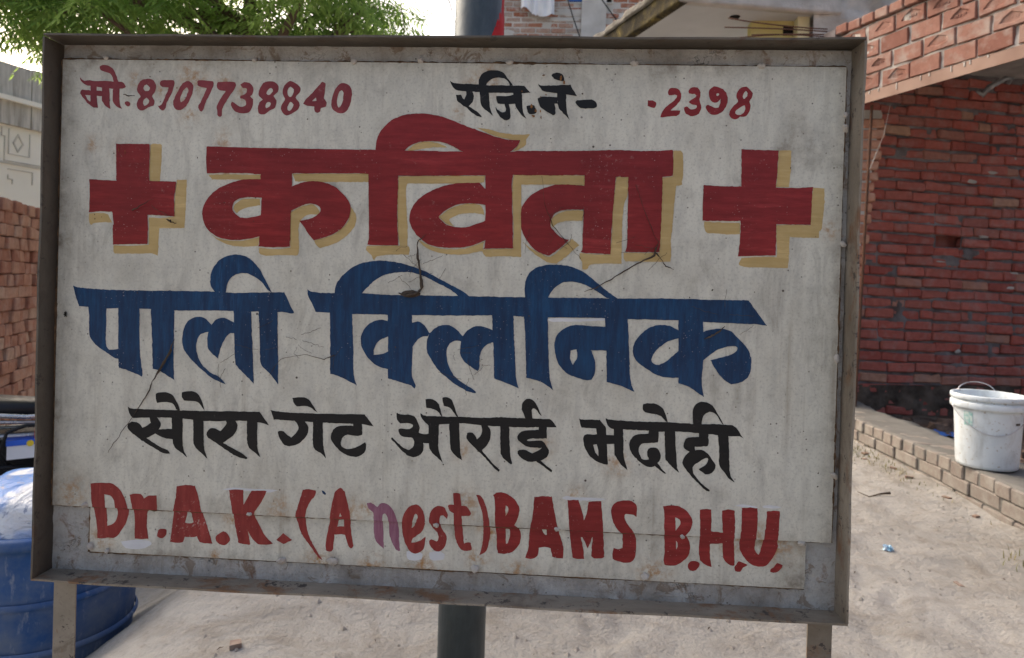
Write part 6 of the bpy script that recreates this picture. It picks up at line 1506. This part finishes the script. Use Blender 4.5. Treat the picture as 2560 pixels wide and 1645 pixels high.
# ---- dusty cobwebs and threads hanging on the board (x, z in board metres, strands stand off a few mm)
def strand(pts, rad, name='cobweb', seed=1, n_=6):
    r_ = random.Random(seed); P = []; RR = []
    m = len(pts)
    for i in range(m - 1):
        for k in range(5):
            t = k / 5
            P.append((pts[i][0] * (1 - t) + pts[i + 1][0] * t + r_.gauss(0, 0.0005), -0.0035 - 0.002 * math.sin(i + t * 2) - r_.uniform(0, 0.0008), SZ + pts[i][1] * (1 - t) + pts[i + 1][1] * t + r_.gauss(0, 0.0005)))
            w = 0.72 * (rad[i] * (1 - t) + rad[i + 1] * t); RR.append(max(0.00025, w * r_.uniform(0.7, 1.3)))
    P.append((pts[-1][0], -0.002, SZ + pts[-1][1])); RR.append(rad[-1])
    obj(name, MB().tube(P, RR, n_).vf, M['web'], sign, True)
def bp_(x, y): return (x, y)
WEB = [
 ([(0.5700, 0.430), (0.5560, 0.418), (0.5580, 0.400), (0.5610, 0.375), (0.5650, 0.352), (0.5560, 0.338)], [0.0004, 0.0012, 0.0022, 0.0020, 0.0034, 0.0012]),
 ([(0.5620, 0.345), (0.5520, 0.340), (0.5400, 0.338), (0.5300, 0.342)], [0.0018, 0.0028, 0.0024, 0.0008]),
 ([(0.9105, 0.430), (0.9040, 0.408), (0.8800, 0.395), (0.8500, 0.375), (0.8210, 0.358), (0.8050, 0.352)], [0.0004, 0.0022, 0.0016, 0.0012, 0.0010, 0.0004]),
 ([(0.9060, 0.412), (0.9150, 0.402), (0.9210, 0.392), (0.9330, 0.388)], [0.0014, 0.0008, 0.0012, 0.0004]),
 ([(0.9040, 0.412), (0.9090, 0.425), (0.8850, 0.480), (0.8750, 0.510)], [0.0012, 0.0006, 0.0003, 0.0003]),
 ([(0.1880, 0.262), (0.1850, 0.245), (0.1720, 0.222), (0.1560, 0.196), (0.1500, 0.180), (0.1300, 0.148), (0.1050, 0.110), (0.0880, 0.085)], [0.0004, 0.0020, 0.0026, 0.0009, 0.0014, 0.0006, 0.0007, 0.0003]),
 ([(0.3360, 0.212), (0.3550, 0.238), (0.3900, 0.246), (0.4200, 0.240), (0.4350, 0.246)], [0.0003, 0.0005, 0.0005, 0.0010, 0.0009]),
 ([(1.0080, 0.308), (1.0000, 0.300), (0.9880, 0.292), (0.9800, 0.288)], [0.0005, 0.0016, 0.0018, 0.0005]),
 ([(0.7380, 0.520), (0.7420, 0.480), (0.7560, 0.448), (0.7820, 0.418), (0.7980, 0.400)], [0.0003, 0.0003, 0.0009, 0.0005, 0.0003]),
 ([(0.1480, 0.463), (0.1600, 0.456), (0.1700, 0.452), (0.1780, 0.448)], [0.0003, 0.0007, 0.0006, 0.0003]),
 ([(0.1180, 0.455), (0.1380, 0.466), (0.1500, 0.474)], [0.0012, 0.0006, 0.0003]),
 ([(0.1730, 0.443), (0.1790, 0.440), (0.1860, 0.438)], [0.0012, 0.0022, 0.0006]),
 ([(0.1000, 0.631), (0.1080, 0.628), (0.1160, 0.630)], [0.0008, 0.0014, 0.0005]),
]
for i, (p, r_) in enumerate(WEB): strand(p, r_, seed=50 + i)
rr = random.Random(42)
for k in range(46):
    cx_, cz_ = rr.choice([(0.535, 0.375), (0.40, 0.27), (0.62, 0.245), (0.90, 0.405), (0.30, 0.235), (0.76, 0.44), (0.99, 0.33)])
    x, z = cx_ + rr.gauss(0, 0.03), cz_ + rr.gauss(0, 0.018); a = rr.uniform(0, 6.28); L = rr.uniform(0.01, 0.04)
    strand([(x, z), (x + L * 0.5 * math.cos(a) + rr.gauss(0, 0.003), z + L * 0.5 * math.sin(a)), (x + L * math.cos(a), z + L * math.sin(a))], [0.00022, 0.0003, 0.0002], 'web_thread', 200 + k, 4)
# mud wasp patch under the web
vv = [(0.545, -0.004, SZ + 0.343)]; N = 14
for a in range(N):
    t = a * 2 * math.pi / N; q = rr.uniform(0.7, 1.1); vv.append((0.548 + 0.016 * q * math.cos(t), -0.0016, SZ + 0.342 + 0.006 * q * math.sin(t)))
obj('mud_patch', (vv, [(0, 1 + (a + 1) % N, 1 + a) for a in range(N)]), M['web'], sign, True)

# rust blooms that broke through the lettering and a nail hole
def blob(x, z, rx, rz, seed, mat, name, y=-0.00165):
    r_ = random.Random(seed); N_ = 22; vv = [(x, y - 0.0003, SZ + z)]
    for a in range(N_):
        t = a * 2 * math.pi / N_; q = r_.uniform(0.45, 1.15)
        vv.append((x + rx * q * math.cos(t), y, SZ + z + rz * q * math.sin(t)))
    obj(name, (vv, [(0, 1 + (a + 1) % N_, 1 + a) for a in range(N_)]), mat, sign, True)
for k, (u, v, rx, rz) in enumerate([(0.7195, 0.6225, 0.0035, 0.0060), (0.7260, 0.6160, 0.0030, 0.0045), (0.7225, 0.6080, 0.0045, 0.0035), (0.7330, 0.6150, 0.0020, 0.0035), (0.7340, 0.6060, 0.0018, 0.0040), (0.7620, 0.6640, 0.0030, 0.0080), (0.7665, 0.6580, 0.0035, 0.0050), (0.7365, 0.6680, 0.0040, 0.0022), (0.7050, 0.6440, 0.0022, 0.0022), (0.7330, 0.6360, 0.0022, 0.0020), (0.7405, 0.6395, 0.0018, 0.0022), (0.0930, 0.5480, 0.0010, 0.0080), (0.1030, 0.5440, 0.0007, 0.0070)]):
    blob(u, v, rx * 0.62, rz * 0.62, 300 + k, M['rust'], 'rust_bloom')
blob(0.0145, 0.2945, 0.0026, 0.0050, 401, M['dark'], 'nail_hole')
for k in range(70):
    r_ = random.Random(900 + k)
    blob(r_.uniform(0.02, 1.15), r_.uniform(0.02, 0.67), r_.uniform(0.0005, 0.0014), r_.uniform(0.0005, 0.0018), 500 + k, M['web'], 'dirt_speck', -0.00025 if k % 2 else -0.0017)
